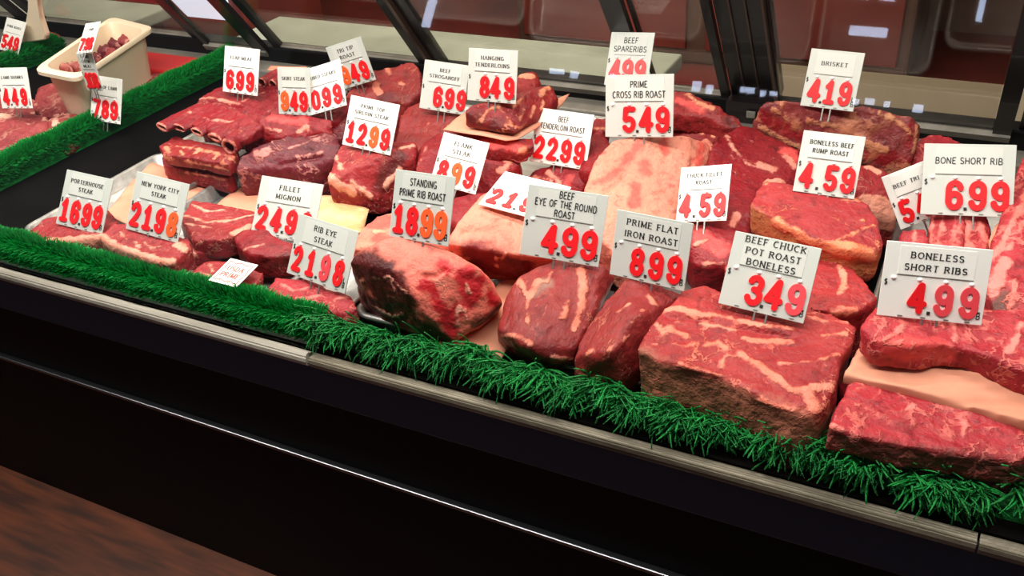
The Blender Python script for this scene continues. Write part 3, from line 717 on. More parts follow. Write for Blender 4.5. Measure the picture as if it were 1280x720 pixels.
# ---- bone-in short ribs standing behind
hull('short striped bone-in rib at the left of its row under the 5 tag', 'marbled',
     [(1123, 290, .088), (1128, 284, .092), (1158, 285, .094), (1162, 300, .09), (1162, 330, .076), (1122, 326, .074)], zb=.02, vox=.0028, feats=[('f', .002, [(1127, 290), (1126, 312)]), ('f', .0012, [(1143, 288), (1142, 314)]), ('f', .0012, [(1160, 288), (1161, 312)])])
hull('second striped bone-in rib below the bone short rib tag', 'marbled',
     [(1163, 262, .098), (1172, 258, .10), (1206, 262, .10), (1208, 290, .094), (1204, 335, .076), (1162, 330, .076)], zb=.02, vox=.0028,
     feats=[('f', .0022, [(1168, 268), (1164, 290), (1162, 312)]), ('f', .002, [(1180, 268), (1174, 300), (1170, 316)]), ('f', .001, [(1196, 270), (1190, 312)]), ('f', .001, [(1202, 272), (1200, 290)])])
hull('third bone-in rib with pale bone side below the bone short rib tag', 'marbled',
     [(1204, 264, .10), (1214, 258, .10), (1232, 264, .098), (1240, 284, .09), (1234, 332, .076), (1202, 332, .076)], zb=.02, vox=.0028, feats=[('f', .006, [(1208, 278), (1204, 300), (1212, 312)]), ('f', .003, [(1226, 280), (1232, 300)])])
hull('long short rib slab leaning at the right edge beside the boneless tag', 'marbled',
     [(1228, 344, .092), (1240, 314, .10), (1262, 270, .112), (1280, 190, .128), (1330, 190, .12), (1340, 340, .10), (1330, 400, .08), (1240, 392, .074)], zb=.02, vox=.003,
     feats=[('f', .006, [(1256, 328), (1246, 352), (1240, 366)]), ('f', .0022, [(1234, 332), (1256, 300), (1274, 260)]), ('f', .002, [(1262, 310), (1284, 270)]), ('f', .0025, [(1276, 268), (1282, 240)]), ('f', .0016, [(1264, 384), (1270, 350)]), ('d', .010, [(1252, 388), (1256, 374)])])
sheet('tan butcher paper scrap between the bone-in ribs', [(1232, 312, .080), (1244, 284, .092), (1262, 268, .098), (1258, 296, .09), (1242, 322, .08)], amp=.001)
# ---- chuck, rump, brisket on the right
slab('rump roast slab with orange fat underside below the 4.59 rump tag', 'rump',
     [(936, 256, .118), (944, 238, .122), (956, 228, .124), (986, 228, .126), (1030, 238, .126), (1066, 246, .124), (1086, 256, .122), (1099, 276, .118), (1106, 304, .108), (1098, 316, .104), (1062, 312, .108), (1020, 298, .112), (974, 276, .116)], .036,
     vox=.0027, smooth=4, amp=.0016, shrink=.95,
     feats=[('f', .0042, [(938, 258), (974, 280), (1014, 302), (1050, 316), (1090, 322)]), ('a', .013, [(940, 275), (980, 298), (1020, 318), (1056, 330), (1092, 332)]), ('f', .0070, [(1046, 310), (1062, 308), (1080, 318)]), ('f', .0016, [(1046, 302), (1066, 292), (1092, 282)]), ('f', .0028, [(1052, 246), (1072, 250)]), ('f', .0016, [(1078, 276), (1092, 268)]), ('f', .002, [(940, 252), (944, 240), (958, 230)])])
slab('chuck slab with fat lower edge behind the 3.49 tag', 'chuck',
     [(905, 330, .086), (930, 300, .088), (955, 292, .090), (990, 298, .092), (1030, 308, .092), (1060, 324, .090), (1084, 352, .088), (1098, 374, .084), (1080, 386, .082), (1040, 388, .082), (990, 386, .08), (920, 380, .082)], .060,
     vox=.0028, smooth=5, amp=.0016, shrink=.96,
     feats=[('f', .0030, [(1096, 380), (1066, 388), (1040, 390)]), ('f', .0016, [(1036, 318), (1052, 336), (1056, 352), (1050, 366)]), ('f', .001, [(1052, 334), (1074, 346)]), ('f', .003, [(980, 298), (1016, 306)]), ('f', .001, [(1030, 320), (1046, 330)])])
hull('tall red chuck fillet roast right of the cross rib roast', 'deep',
     [(880, 202, .095), (888, 182, .104), (902, 168, .108), (926, 156, .106), (948, 160, .100), (1000, 188, .094), (996, 226, .080), (950, 240, .080), (905, 232, .086)], zb=.02, vox=.003,
     feats=[('f', .0016, [(908, 170), (920, 190), (936, 206), (962, 214)]), ('f', .0055, [(950, 206), (966, 212)]), ('f', .002, [(884, 200), (888, 186), (902, 172)]), ('f', .0045, [(982, 196), (992, 206)]), ('a', .010, [(986, 190), (994, 200)])])
hull('glistening chuck fillet roast under the 4.59 chuck tag', 'deep',
     [(858, 300, .070), (868, 262, .084), (905, 222, .092), (948, 232, .088), (938, 266, .082), (936, 318, .066), (906, 336, .056), (866, 332, .054)], zb=.012, vox=.0028,
     feats=[('f', .0016, [(870, 306), (884, 300)]), ('f', .0034, [(922, 268), (914, 282)]), ('a', .010, [(878, 296), (900, 310)]), ('f', .003, [(955, 226), (960, 230)]), ('f', .001, [(880, 330), (900, 330)])])
hull('scrap of chuck fat curling at the top of the rump slab', 'fatcap', [(952, 226, .094), (960, 220, .098), (986, 222, .098), (982, 232, .09), (958, 232, .088)], zb=.06, vox=.0022)
sheet('blue plastic pad peeking out under the chuck fillet roast', [(856, 332, .014), (900, 330, .014), (904, 342, .012), (858, 346, .012)], mat='blue', name='absorbent_pad', amp=.001)
hull('whole brisket with tan fat streaks under the 4.19 tag', 'brisket',
     [(938, 152, .110), (948, 134, .128), (958, 122, .138), (1000, 126, .140), (1080, 132, .138), (1138, 144, .130), (1150, 154, .118), (1146, 180, .098), (1138, 208, .076), (1070, 184, .080), (1010, 182, .078), (956, 168, .086)], zb=.03, vox=.0032, smooth=5,
     feats=[('a', .008, [(950, 142), (972, 158), (1004, 172)]), ('a', .010, [(1066, 186), (1100, 196), (1136, 208)]), ('f', .0024, [(950, 158), (974, 172), (1000, 184)]), ('f', .0022, [(958, 124), (966, 136), (984, 148)]), ('f', .0026, [(1100, 142), (1122, 150), (1136, 166)]),
            ('a', .004, [(1138, 154), (1136, 180)]), ('f', .003, [(1010, 152), (1060, 160)]), ('f', .003, [(1070, 172), (1106, 188)]), ('f', .002, [(1146, 158), (1142, 190)])])
hull('red beef lump right of the brisket behind the bone short rib tag', 'marbled', [(1140, 186, .088), (1150, 170, .098), (1166, 166, .10), (1186, 168, .098), (1204, 180, .09), (1196, 216, .07), (1142, 218, .066)], zb=.02, vox=.0035)
hull('rump piece with tan fat flank left of the crooked 5 tag', 'sirloin',
     [(1040, 232, .090), (1062, 206, .098), (1090, 202, .098), (1116, 214, .092), (1124, 244, .078), (1120, 276, .050), (1104, 290, .034), (1070, 262, .062)], zb=.012, vox=.003,
     feats=[('f', .012, [(1084, 256), (1116, 266)]), ('f', .010, [(1094, 270), (1112, 280)]), ('f', .004, [(1086, 210), (1096, 216)])])
# ---- cross rib roast and spare ribs
hull('large pale fat covered cross rib roast under the 5.49 tag', 'fatcap',
     [(724, 250, .088), (736, 214, .106), (752, 188, .118), (770, 172, .122), (810, 168, .124), (860, 170, .120), (886, 178, .104), (890, 196, .092), (874, 232, .082), (850, 280, .068), (836, 310, .054), (770, 320, .062), (740, 290, .076)],
     zb=.014, vox=.003, smooth=8, amp=.0022,
     feats=[('a', .005, [(800, 176), (786, 196), (772, 214), (752, 226)]), ('a', .0065, [(794, 232), (794, 248), (792, 256)]), ('a', .005, [(832, 172), (830, 190)]), ('a', .003, [(730, 230), (738, 212), (752, 192)]), ('a', .006, [(806, 204), (806, 214)]), ('a', .002, [(838, 232)]),
            ('g', .002, [(782, 220), (770, 230), (760, 238)]), ('a', .004, [(726, 236), (742, 230)]), ('g', .002, [(868, 172), (866, 200), (860, 226)]), ('a', .006, [(878, 184), (872, 204)])])
hull('small fatty beef cap between the cross rib and chuck roasts', 'fatcap', [(862, 214, .080), (868, 178, .092), (884, 172, .094), (892, 182, .09), (886, 210, .08), (876, 226, .072)], zb=.02, vox=.003, feats=[('a', .008, [(880, 182), (884, 196)])])
slab('upper beef spare rib with dark tapering end right of the 5.49 tag', 'spare',
     [(800, 124, .128), (836, 110, .134), (862, 112, .134), (880, 122, .130), (900, 132, .124), (926, 148, .112), (930, 160, .104), (905, 158, .106), (880, 146, .114), (836, 142, .118)], .026, vox=.003, smooth=5,
     feats=[('f', .003, [(842, 112), (862, 118), (872, 130)]), ('f', .003, [(876, 130), (890, 136)]), ('a', .006, [(850, 126), (876, 138)]), ('d', .007, [(910, 150), (918, 158)])])
slab('lower striped beef spare rib resting behind the cross rib roast', 'spare',
     [(800, 150, .100), (836, 142, .104), (880, 146, .104), (898, 154, .100), (904, 168, .092), (890, 178, .086), (846, 166, .09), (800, 166, .092)], .05, vox=.003, smooth=5,
     feats=[('f', .003, [(858, 150), (856, 162)]), ('f', .002, [(868, 150), (868, 164)]), ('f', .002, [(878, 150), (878, 168)]), ('f', .003, [(888, 154), (892, 170)]), ('f', .003, [(844, 146), (860, 146)])])
hull('dark lump of beef left of the 5.49 tag', 'deep', [(722, 192, .080), (738, 168, .094), (756, 160, .096), (764, 184, .092), (750, 216, .08), (728, 214, .074)], zb=.02, vox=.0035)
hull('small scrap of beef at the top left corner of the 5.49 tag', 'spare', [(738, 160, .098), (744, 146, .106), (762, 146, .106), (764, 158, .1), (752, 166, .096)], zb=.05, vox=.003, feats=[('f', .002, [(744, 160), (756, 162)])])
# ---- tenderloin, flank, hanging tender
hull('beef tenderloin roast end below the 22.99 tag', 'deep',
     [(654, 226, .050), (668, 210, .062), (694, 204, .068), (728, 212, .068), (734, 228, .060), (724, 246, .046), (690, 240, .046)], zb=.01, vox=.003, feats=[('f', .003, [(684, 216), (694, 222), (700, 232)]), ('f', .002, [(668, 222), (690, 226)]), ('a', .004, [(712, 222), (706, 234)])])
hull('flank steak roll behind the 8.99 tag', 'deep',
     [(518, 214, .064), (528, 178, .084), (546, 164, .094), (580, 166, .098), (630, 178, .096), (654, 188, .090), (652, 204, .08), (634, 226, .062), (610, 240, .052), (560, 240, .052), (524, 232, .054)], zb=.01, vox=.003, smooth=9,
     feats=[('f', .006, [(634, 200), (646, 194)]), ('f', .004, [(626, 214), (638, 204)]), ('f', .0012, [(522, 210), (532, 184)]), ('f', .0009, [(606, 190), (616, 196)]), ('d', .005, [(640, 220), (630, 232)])])
hull('dark red flank piece between the 18.99 and 8.99 tags', 'deep', [(556, 270, .050), (566, 244, .062), (600, 238, .066), (624, 244, .064), (600, 276, .05), (574, 288, .044)], zb=.01, vox=.0032)
slab('dark flat beef layer under the hanging tender paper', 'spare',
     [(556, 164, .104), (576, 158, .108), (640, 172, .108), (668, 168, .106), (670, 182, .098), (650, 192, .094), (610, 186, .096), (574, 174, .1)], .018, vox=.003, smooth=4, feats=[('a', .006, [(600, 178), (650, 184)]), ('f', .003, [(652, 188), (668, 176)])])
sheet('tan butcher paper under the hanging tenders', [(554, 163, .112), (570, 148, .116), (586, 138, .118), (660, 140, .118), (712, 118, .122), (704, 130, .12), (672, 160, .112), (646, 175, .108), (632, 177, .108), (600, 170, .110)], amp=.001)
hull('hanging tender with dark cut end lying on tan paper', 'spare',
     [(578, 142, .134), (584, 132, .142), (606, 126, .148), (640, 124, .148), (664, 116, .148), (690, 106, .146), (699, 122, .136), (690, 136, .126), (664, 150, .122), (642, 166, .118), (610, 160, .120), (586, 152, .124)], zb=.114, vox=.0027, smooth=5,
     feats=[('d', .010, [(588, 146), (598, 148)]), ('d', .010, [(618, 158), (634, 162)]), ('f', .0012, [(596, 154), (604, 148), (610, 138), (618, 134)]), ('f', .0014, [(624, 134), (632, 144), (640, 156)]), ('f', .002, [(642, 132), (652, 124)]), ('f', .0012, [(650, 150), (656, 138)]), ('f', .0012, [(664, 146), (668, 134)]), ('f', .003, [(676, 118), (684, 110)]), ('f', .001, [(676, 138), (680, 128)])])
hull('rounded hanging tender end behind the 8.49 tag', 'spare', [(630, 112, .146), (644, 98, .152), (656, 90, .154), (670, 92, .152), (676, 104, .144), (664, 120, .136), (636, 124, .134)], zb=.114, vox=.0027, feats=[('f', .004, [(652, 94), (664, 96)])])
hull('smooth red stroganoff beef roast below the 6.99 tag', 'round',
     [(492, 178, .080), (498, 148, .098), (510, 130, .108), (530, 122, .112), (580, 138, .110), (594, 152, .1), (560, 170, .090), (540, 184, .080), (514, 196, .068)], zb=.012, vox=.0032, smooth=9, feats=[('f', .001, [(498, 146), (508, 134), (516, 130)]), ('f', .0008, [(534, 158), (536, 154)])])
hull('tri tip roast with brown fat patch behind the 12.99 tag', 'round',
     [(430, 124, .094), (440, 100, .112), (462, 90, .122), (490, 81, .128), (518, 76, .130), (528, 88, .120), (528, 112, .104), (510, 130, .09), (470, 134, .084)], zb=.012, vox=.0032, smooth=7,
     feats=[('f', .006, [(470, 108), (474, 116)]), ('f', .003, [(484, 86), (488, 92)]), ('d', .010, [(478, 122), (500, 122)]), ('f', .002, [(500, 104), (504, 106)])])
hull('top sirloin steak with brown fat edge under the 12.99 tag', 'sirloin',
     [(410, 226, .060), (418, 194, .076), (428, 178, .084), (490, 190, .086), (520, 178, .088), (518, 196, .078), (494, 222, .058), (470, 250, .034), (450, 242, .036), (428, 226, .05)], zb=.010, vox=.0028, smooth=6,
     feats=[('f', .0022, [(420, 196), (424, 210), (444, 230), (464, 247)]), ('f', .006, [(411, 222), (418, 228), (440, 240)]), ('d', .008, [(484, 208), (474, 236)]), ('d', .010, [(500, 196), (490, 212)]), ('f', .003, [(500, 186), (516, 182)]), ('f', .003, [(482, 232), (500, 212)])])
# ---- skirt steaks and folded slices
hull('dark membrane streaked skirt steak above the fillet tag', 'purple',
     [(292, 214, .052), (300, 196, .066), (322, 180, .078), (360, 168, .084), (418, 164, .082), (428, 182, .074), (420, 200, .06), (396, 216, .046), (340, 214, .048)], zb=.010, vox=.0032,
     feats=[('f', .006, [(322, 192), (334, 190)]), ('f', .0012, [(360, 186), (400, 172)]), ('f', .0012, [(370, 196), (404, 190)]), ('g', .003, [(350, 206), (400, 196)])])
hull('pinkish skirt steak piece below the streaked one', 'lamb', [(326, 224, .034), (350, 204, .044), (380, 198, .048), (410, 204, .046), (420, 220, .036), (400, 232, .026), (350, 228, .028)], zb=.006, vox=.0032)
hull('glossy red skirt steak below the 9.49 tag', 'deep',
     [(296, 164, .082), (306, 150, .094), (332, 140, .100), (390, 142, .100), (417, 150, .096), (414, 164, .084), (372, 174, .076), (330, 174, .074)], zb=.05, vox=.003, feats=[('f', .004, [(374, 164), (384, 160)]), ('f', .002, [(330, 160), (350, 164)]), ('a', .006, [(340, 148), (380, 152)])])
hull('skirt steak bulk behind the 9.49 and 0.99 tags', 'deep', [(330, 140, .090), (346, 118, .102), (380, 112, .108), (430, 114, .106), (440, 132, .096), (420, 152, .084), (360, 156, .08)], zb=.02, vox=.0034)
hull('dull dark beef piece between the 0.99 and 12.99 tags', 'purple', [(398, 160, .072), (410, 138, .088), (430, 128, .092), (442, 142, .088), (436, 168, .07), (420, 176, .064)], zb=.012, vox=.0035)
def folded_slice(px, py, z, a, b, px2, py2, z2, label):
    """a thin slice of beef folded over: a flattened loop, open towards the customer"""
    p0, p1 = P(px, py, z), P(px2, py2, z2)
    d = (p1 - p0); L = d.length; d.normalize()
    sd = d.cross(Vector((0, 0, 1))).normalized(); up = sd.cross(d)
    bm = bmesh.new(); ns, seg = 20, 8
    def ring(u, k, w):
        c = p0 + d * L * u
        return [bm.verts.new(c + sd * (a * k * (1 + .1 * u)) * math.cos(2 * math.pi * j / ns) + up * (b - (1 - k) * a * w) * math.sin(2 * math.pi * j / ns)) for j in range(ns)]
    out = [ring(i / seg, 1, 1) for i in range(seg + 1)]
    inn = [ring(i / seg * .6, .70, .8) for i in range(seg + 1)]
    for R in (out, inn):
        for x, y in zip(R, R[1:]):
            for j in range(ns): bm.faces.new((x[j], x[(j + 1) % ns], y[(j + 1) % ns], y[j]))
    for j in range(ns): bm.faces.new((out[0][j], out[0][(j + 1) % ns], inn[0][(j + 1) % ns], inn[0][j]))
    bm.faces.new(out[-1]); bm.faces.new(inn[-1])
    fe = [np.array(inn[0][j].co + out[0][j].co) / 2 for j in range(ns)]
    o = finish_meat(bm, label, 'deep', (), vox=.0016, smooth=3, amp=.0010, name='folded_beef_slice', group='folded beef slices by the left divider')
    # pale fat rim around the open end
    me = o.data; nv = len(me.vertices); co = np.zeros(nv * 3); me.vertices.foreach_get('co', co); co = co.reshape(-1, 3) / K + np.array(o.location) / K
    me.attributes['fat'].data.foreach_set('value', (seg_dist(co, fe + [fe[0]]) - .0022).astype(np.float32))
    return o
for i, (px, py, z, px2, py2, z2, lb) in enumerate([(202, 160, .083, 262, 130, .092, 'folded beef slice furthest left in the front row of folds'), (223, 161, .083, 276, 132, .092, 'second folded beef slice from the divider'),
                                                   (245, 166, .083, 294, 138, .092, 'third folded beef slice from the divider'), (268, 173, .083, 312, 146, .092, 'fourth folded beef slice, beside the glossy skirt steak')]):
    folded_slice(px, py, z, .0160, .0064, px2, py2, z2, lb)
folded_slice(286, 184, .079, .012, .0115, 326, 150, .088, 'drooping folded beef slice at the right end of the front folds')
slab('stack of red beef slices under the front folds', 'spare', [(196, 180, .066), (220, 168, .068), (296, 186, .070), (292, 198, .066), (286, 206, .062), (240, 198, .062), (204, 192, .062)], .018, vox=.0028, smooth=3,
     feats=[('f', .0016, [(198, 196), (240, 203), (286, 212)]), ('f', .0016, [(197, 180), (240, 186), (292, 197)]), ('f', .0018, [(208, 184), (212, 190)]), ('f', .0018, [(226, 188), (228, 194)]), ('f', .0018, [(244, 192), (248, 186)]), ('f', .0018, [(268, 198), (274, 192)])])
slab('lower stack of red beef slices above the steel tray', 'deep', [(200, 196, .040), (222, 180, .044), (296, 200, .046), (292, 216, .042), (284, 222, .038), (240, 214, .038), (204, 206, .038)], .026, vox=.0028, smooth=3,
     feats=[('f', .0012, [(258, 206), (264, 214)]), ('f', .0018, [(204, 208), (240, 216), (282, 224)])])
hull('broad folded beef layer lying on the front folds', 'deep', [(216, 149, .089), (236, 134, .098), (262, 126, .102), (300, 138, .102), (330, 156, .098), (306, 176, .087), (282, 170, .088), (246, 158, .089)], zb=.078, vox=.0026, smooth=6, amp=.003,
     feats=[('f', .0009, [(236, 140), (262, 150), (290, 152)]), ('g', .002, [(230, 146), (268, 130)]), ('g', .002, [(252, 154), (290, 136)])])
hull('rear pile of folded beef slices below the 6.99 divider tag', 'deep',
     [(240, 134, .086), (250, 120, .096), (270, 108, .104), (310, 100, .108), (345, 102, .108), (352, 130, .096), (330, 146, .088), (290, 146, .084)], zb=.03, vox=.003, smooth=5,
     feats=[('f', .0016, [(250, 124), (262, 122), (282, 126), (300, 130)]), ('g', .003, [(252, 128), (280, 130), (300, 136)]), ('f', .001, [(300, 128), (330, 116)])])
folded_slice(326, 104, .110, .010, .0075, 350, 92, .112, 'curled beef slice end behind the 6.99 divider tag')
folded_slice(340, 106, .108, .009, .0075, 362, 94, .11, 'curled beef slice end touching the 9.49 tag')
sheet('strip of white paper behind the 9.49 tag', [(334, 88, .06), (338, 82, .062), (384, 84, .062), (384, 92, .06)], amp=.001)
# ---- left section: lamb
for i, (lb, pts) in enumerate([
    ('dark lamb shank right of the 4.49 tag', [(38, 134, .05), (46, 112, .066), (64, 102, .070), (86, 108, .066), (92, 126, .054), (80, 144, .042), (52, 146, .04)]),
    ('lamb shank under the 4.49 tag', [(-20, 136, .048), (-4, 120, .060), (24, 116, .064), (46, 124, .058), (44, 142, .046), (10, 150, .042)]),
    ('pale ended lamb shank left of the 7.89 tag', [(70, 140, .048), (82, 118, .060), (98, 112, .064), (118, 120, .06), (118, 142, .046), (96, 150, .04)]),
    ('wide lamb leg piece at the left edge below the 4.49 tag', [(-30, 160, .05), (-10, 140, .062), (30, 138, .066), (58, 146, .062), (62, 166, .05), (40, 182, .04), (-20, 190, .038)]),
    ('lamb piece with bright fat chip in the middle of the pile', [(40, 182, .042), (56, 150, .056), (80, 140, .06), (112, 148, .056), (116, 162, .044), (90, 182, .034), (60, 196, .028)]),
    ('lamb piece lowest on the pile beside the grass divider', [(-30, 210, .026), (-10, 186, .038), (30, 180, .042), (52, 184, .04), (44, 202, .026), (10, 218, .018)]),
    ('long lamb loin behind the 7.89 tag along the divider', [(144, 128, .034), (152, 108, .048), (176, 98, .052), (208, 96, .05), (216, 104, .044), (190, 122, .032), (160, 138, .026)]),
    ('fatty lamb end below the cream plastic tub', [(148, 118, .036), (160, 98, .046), (196, 90, .048), (232, 92, .044), (226, 102, .036), (180, 116, .03)])]):
    ft = {4: [('f', .006, [(58, 152), (70, 156)]), ('f', .003, [(40, 184), (66, 162)])], 2: [('f', .008, [(92, 118), (88, 128)])], 7: [('f', .014, [(165, 102), (180, 98)]), ('a', .006, [(196, 100), (204, 104)])], 3: [('f', .006, [(-5, 144), (10, 146)])]}.get(i, [])
    pts = [(a, b, c * .45) for a, b, c in pts]
    hull(lb, 'lamb', pts, zb=.001, vox=.0042, smooth=7, amp=.0035, feats=ft, name='lamb_cut', seed=i * 3.)
for i, (px, py, lb) in enumerate([(62, 40, 'red meat scrap right of the white paddle'), (30, 58, 'red meat scrap under the white paddle'), (4, 68, 'red meat lump under the far left 5.49 tag')]):
    hull(lb, 'lamb', [(px - 16, py + 6, .02), (px - 8, py - 5, .03), (px + 10, py - 5, .03), (px + 16, py + 5, .02), (px + 4, py + 10, .016)], zb=.003, vox=.0045, smooth=5, name='lamb_cut')
link_red = tag(link('red_tray', box_mesh(-1.62, -1.32, .58, .66, .002, .026, bev=.004), MAT['redplastic']), 'red plastic tray edge behind the cream tub', 'tray')

# ---- cream plastic tub with meat
def tub():
    t0 = thing('plastic_tub', 'cream plastic tub holding cut meat behind the lamb tags', 'tub', (-1.56, .46, .002))
    zr = .105
    c = [P(41, 88, zr), P(96, 99, zr), P(193, 34, zr), P(140, 21, zr)]        # front-left, front-right, back-right, back-left
    cen = sum(c, Vector()) / 4
    def loop(k, z, r, n=5):
        q = [cen + (p - cen) * k for p in c]
        out = []
        for i in range(4):
            a, b, d = q[i - 1], q[i], q[(i + 1) % 4]
            u = (a - b).normalized(); v = (d - b).normalized()
            s, e = b + u * r, b + v * r
            for j in range(n + 1):
                w = j / n; p = s * (1 - w) ** 2 + b * 2 * w * (1 - w) + e * w * w
                out.append(Vector((p.x, p.y, z)))
        return out
    bm = bmesh.new()
    rings = [loop(.78, .004, .03), loop(.86, zr - .03, .032), loop(.88, zr - .026, .033), loop(.89, zr - .006, .034), loop(1.0, zr - .006, .022), loop(1.0, zr, .022), loop(.97, zr + .002, .024), loop(.86, zr, .032), loop(.83, zr - .01, .032), loop(.76, .008, .028)]
    R = [[bm.verts.new(p) for p in r] for r in rings]
    bm.faces.new(R[0][::-1]); bm.faces.new(R[-1])
    for a, b in zip(R, R[1:]):
        n = len(a)
        for j in range(n): bm.faces.new((a[j], a[(j + 1) % n], b[(j + 1) % n], b[j]))
    o = part('tub_body', bm_mesh(bm), MAT['tub'], t0, smooth=True)
    md = o.modifiers.new('edges', 'EDGE_SPLIT'); md.split_angle = math.radians(40)
    return cen
tub()
for i, (px, py, z, s, lb) in enumerate([(80, 80, .100, 1.2, 'pale striped meat strip at the front of the cream tub'), (92, 78, .100, 1.2, 'second meat strip at the front of the cream tub'), (128, 60, .086, 1.3, 'dark meat chunk in the middle of the cream tub'),
                                        (140, 50, .09, 1.2, 'dark red meat chunk standing in the cream tub'), (152, 47, .09, 1.2, 'pink meat chunk towards the back of the cream tub'), (138, 64, .083, 1.0, 'meat chunk against the right wall of the cream tub'),
                                        (160, 42, .088, 1.0, 'meat chunk furthest back in the cream tub'), (118, 68, .082, 1.1, 'meat chunk behind the leaning tag in the cream tub'), (106, 74, .08, 1.0, 'low meat chunk behind the lower leaning tag')]):
    hull(lb, 'purple' if i in (2, 3, 7) else 'lamb', [(px - 8 * s, py + 4, z - .01), (px - 4 * s, py - 6, z), (px + 5 * s, py - 6, z), (px + 8 * s, py + 2, z - .008), (px + 2, py + 6, z - .012)], zb=.03, vox=.0042, smooth=4, amp=.003, name='meat_chunk', group='meat chunks in the cream tub', seed=i)

# ---- white paddle at the top left
def paddle():
    y = .60
    pts2 = [(34, -30), (45, -30), (46, 8), (49, 24), (57, 44), (56, 50), (32, 54), (27, 50), (32, 30), (36, 12)]
    def on_y(px, py):
        d = ray_dir(px, py); k = (y - CAMY) / d.y; return Vector(CAM) + d * k
    bm = bmesh.new()
    q = [on_y(*p) for p in pts2]
    zlow = min(p.z for p in q)
    prism(bm, q, Vector((0, .012, 0)))
    bmesh.ops.bevel(bm, geom=[e for e in bm.edges], offset=.002, segments=2, affect='EDGES')
    return tag(link('plastic_paddle', bm_mesh(bm), MAT['tub']), 'white plastic paddle standing on its wide end at the far left', 'paddle')
paddle()
# ------------------------------------------------------------------ lettering: strokes in a unit cell (x 0..w, y 0..1)
def arc(cx, cy, rx, ry, a0, a1, n=8):
    return [(cx + rx * math.cos(math.radians(a0 + (a1 - a0) * i / n)), cy + ry * math.sin(math.radians(a0 + (a1 - a0) * i / n))) for i in range(n + 1)]
GL = {
 'A': (.74, [[(.02, 0), (.37, 1)], [(.37, 1), (.72, 0)], [(.16, .36), (.58, .36)]]),
 'B': (.66, [[(.08, 0), (.08, 1)], [(.08, 1), (.34, 1)] + arc(.34, .76, .2, .24, 90, -90) + [(.08, .52)], [(.34, .52)] + arc(.34, .26, .26, .26, 90, -90) + [(.08, 0)]]),
 'C': (.70, [arc(.38, .5, .33, .5, 50, 310, 14)]),
 'D': (.72, [[(.08, 0), (.08, 1)], [(.08, 1), (.3, 1)] + arc(.3, .5, .36, .5, 90, -90, 12) + [(.08, 0)]]),
 'E': (.60, [[(.08, 0), (.08, 1)], [(.08, 1), (.56, 1)], [(.08, .52), (.46, .52)], [(.08, 0), (.58, 0)]]),
 'F': (.58, [[(.08, 0), (.08, 1)], [(.08, 1), (.56, 1)], [(.08, .5), (.46, .5)]]),
 'G': (.74, [arc(.38, .5, .33, .5, 50, 360, 14)[:-1] + [(.68, .42)], [(.44, .42), (.70, .42)], [(.68, .42), (.68, .06)]]),
 'H': (.74, [[(.09, 0), (.09, 1)], [(.65, 0), (.65, 1)], [(.09, .5), (.65, .5)]]),
 'I': (.26, [[(.13, 0), (.13, 1)]]),
 'K': (.70, [[(.09, 0), (.09, 1)], [(.62, 1), (.10, .42)], [(.26, .58), (.66, 0)]]),
 'L': (.58, [[(.08, 0), (.08, 1)], [(.08, 0), (.56, 0)]]),
 'M': (.86, [[(.09, 0), (.09, 1)], [(.09, 1), (.43, .1)], [(.43, .1), (.77, 1)], [(.77, 1), (.77, 0)]]),
 'N': (.74, [[(.09, 0), (.09, 1)], [(.09, 1), (.65, 0)], [(.65, 0), (.65, 1)]]),
 'O': (.76, [arc(.38, .5, .33, .5, 0, 360, 18)]),
 'P': (.62, [[(.08, 0), (.08, 1)], [(.08, 1), (.32, 1)] + arc(.32, .74, .24, .26, 90, -90) + [(.08, .48)]]),
 'R': (.68, [[(.08, 0), (.08, 1)], [(.08, 1), (.32, 1)] + arc(.32, .76, .24, .24, 90, -90) + [(.08, .52)], [(.32, .52), (.64, 0)]]),
 'S': (.60, [arc(.31, .75, .23, .25, 30, 270, 9) + arc(.31, .25, .25, .25, 90, -150, 9)]),
 'T': (.64, [[(.32, 0), (.32, 1)], [(.03, 1), (.61, 1)]]),
 'U': (.72, [[(.09, 1), (.09, .32)] + arc(.36, .30, .27, .30, 180, 360, 9) + [(.63, 1)]]),
 'W': (.96, [[(.03, 1), (.25, 0)], [(.25, 0), (.48, .9)], [(.48, .9), (.71, 0)], [(.71, 0), (.93, 1)]]),
 'Y': (.70, [[(.03, 1), (.35, .48)], [(.67, 1), (.35, .48)], [(.35, .48), (.35, 0)]]),
 '.': (.24, [[(.12, .02), (.12, .06)]]),
 '$': (.56, [arc(.28, .72, .2, .2, 30, 270, 8) + arc(.28, .30, .22, .22, 90, -150, 8), [(.28, -.1), (.28, 1.1)]]),
 ' ': (.34, []),
}
NUM = {   # bold condensed numerals, cell .56 wide
 '0': [arc(.28, .70, .19, .21, 0, 180, 8) + arc(.28, .30, .19, .21, 180, 360, 8) + [(.47, .70)]],
 '1': [[(.30, .09), (.30, .91)], [(.30, .88), (.16, .72)], [(.14, .09), (.46, .09)]],
 '2': [arc(.28, .68, .19, .23, 170, -20, 10) + [(.40, .48), (.10, .10), (.48, .10)]],
 '3': [arc(.27, .70, .18, .20, 160, -70, 9), [(.24, .52), (.32, .52)], arc(.27, .30, .20, .21, 75, -165, 10)],
 '4': [[(.38, .09), (.38, .91)], [(.36, .90), (.08, .34)], [(.07, .32), (.50, .32)]],
 '5': [[(.46, .91), (.13, .91), (.11, .52)] + arc(.27, .32, .20, .23, 130, -150, 12)],
 '6': [arc(.28, .70, .19, .21, 10, 180, 8) + [(.09, .32)], arc(.28, .32, .19, .23, 0, 360, 16)],
 '7': [[(.08, .91), (.48, .91), (.24, .09)]],
 '8': [arc(.28, .71, .17, .19, 0, 360, 14), arc(.28, .29, .19, .21, 0, 360, 14)],
 '9': [arc(.28, .68, .19, .23, 0, 360, 16), [(.47, .68), (.47, .32)] + arc(.28, .30, .19, .21, 0, -170, 8)],
}
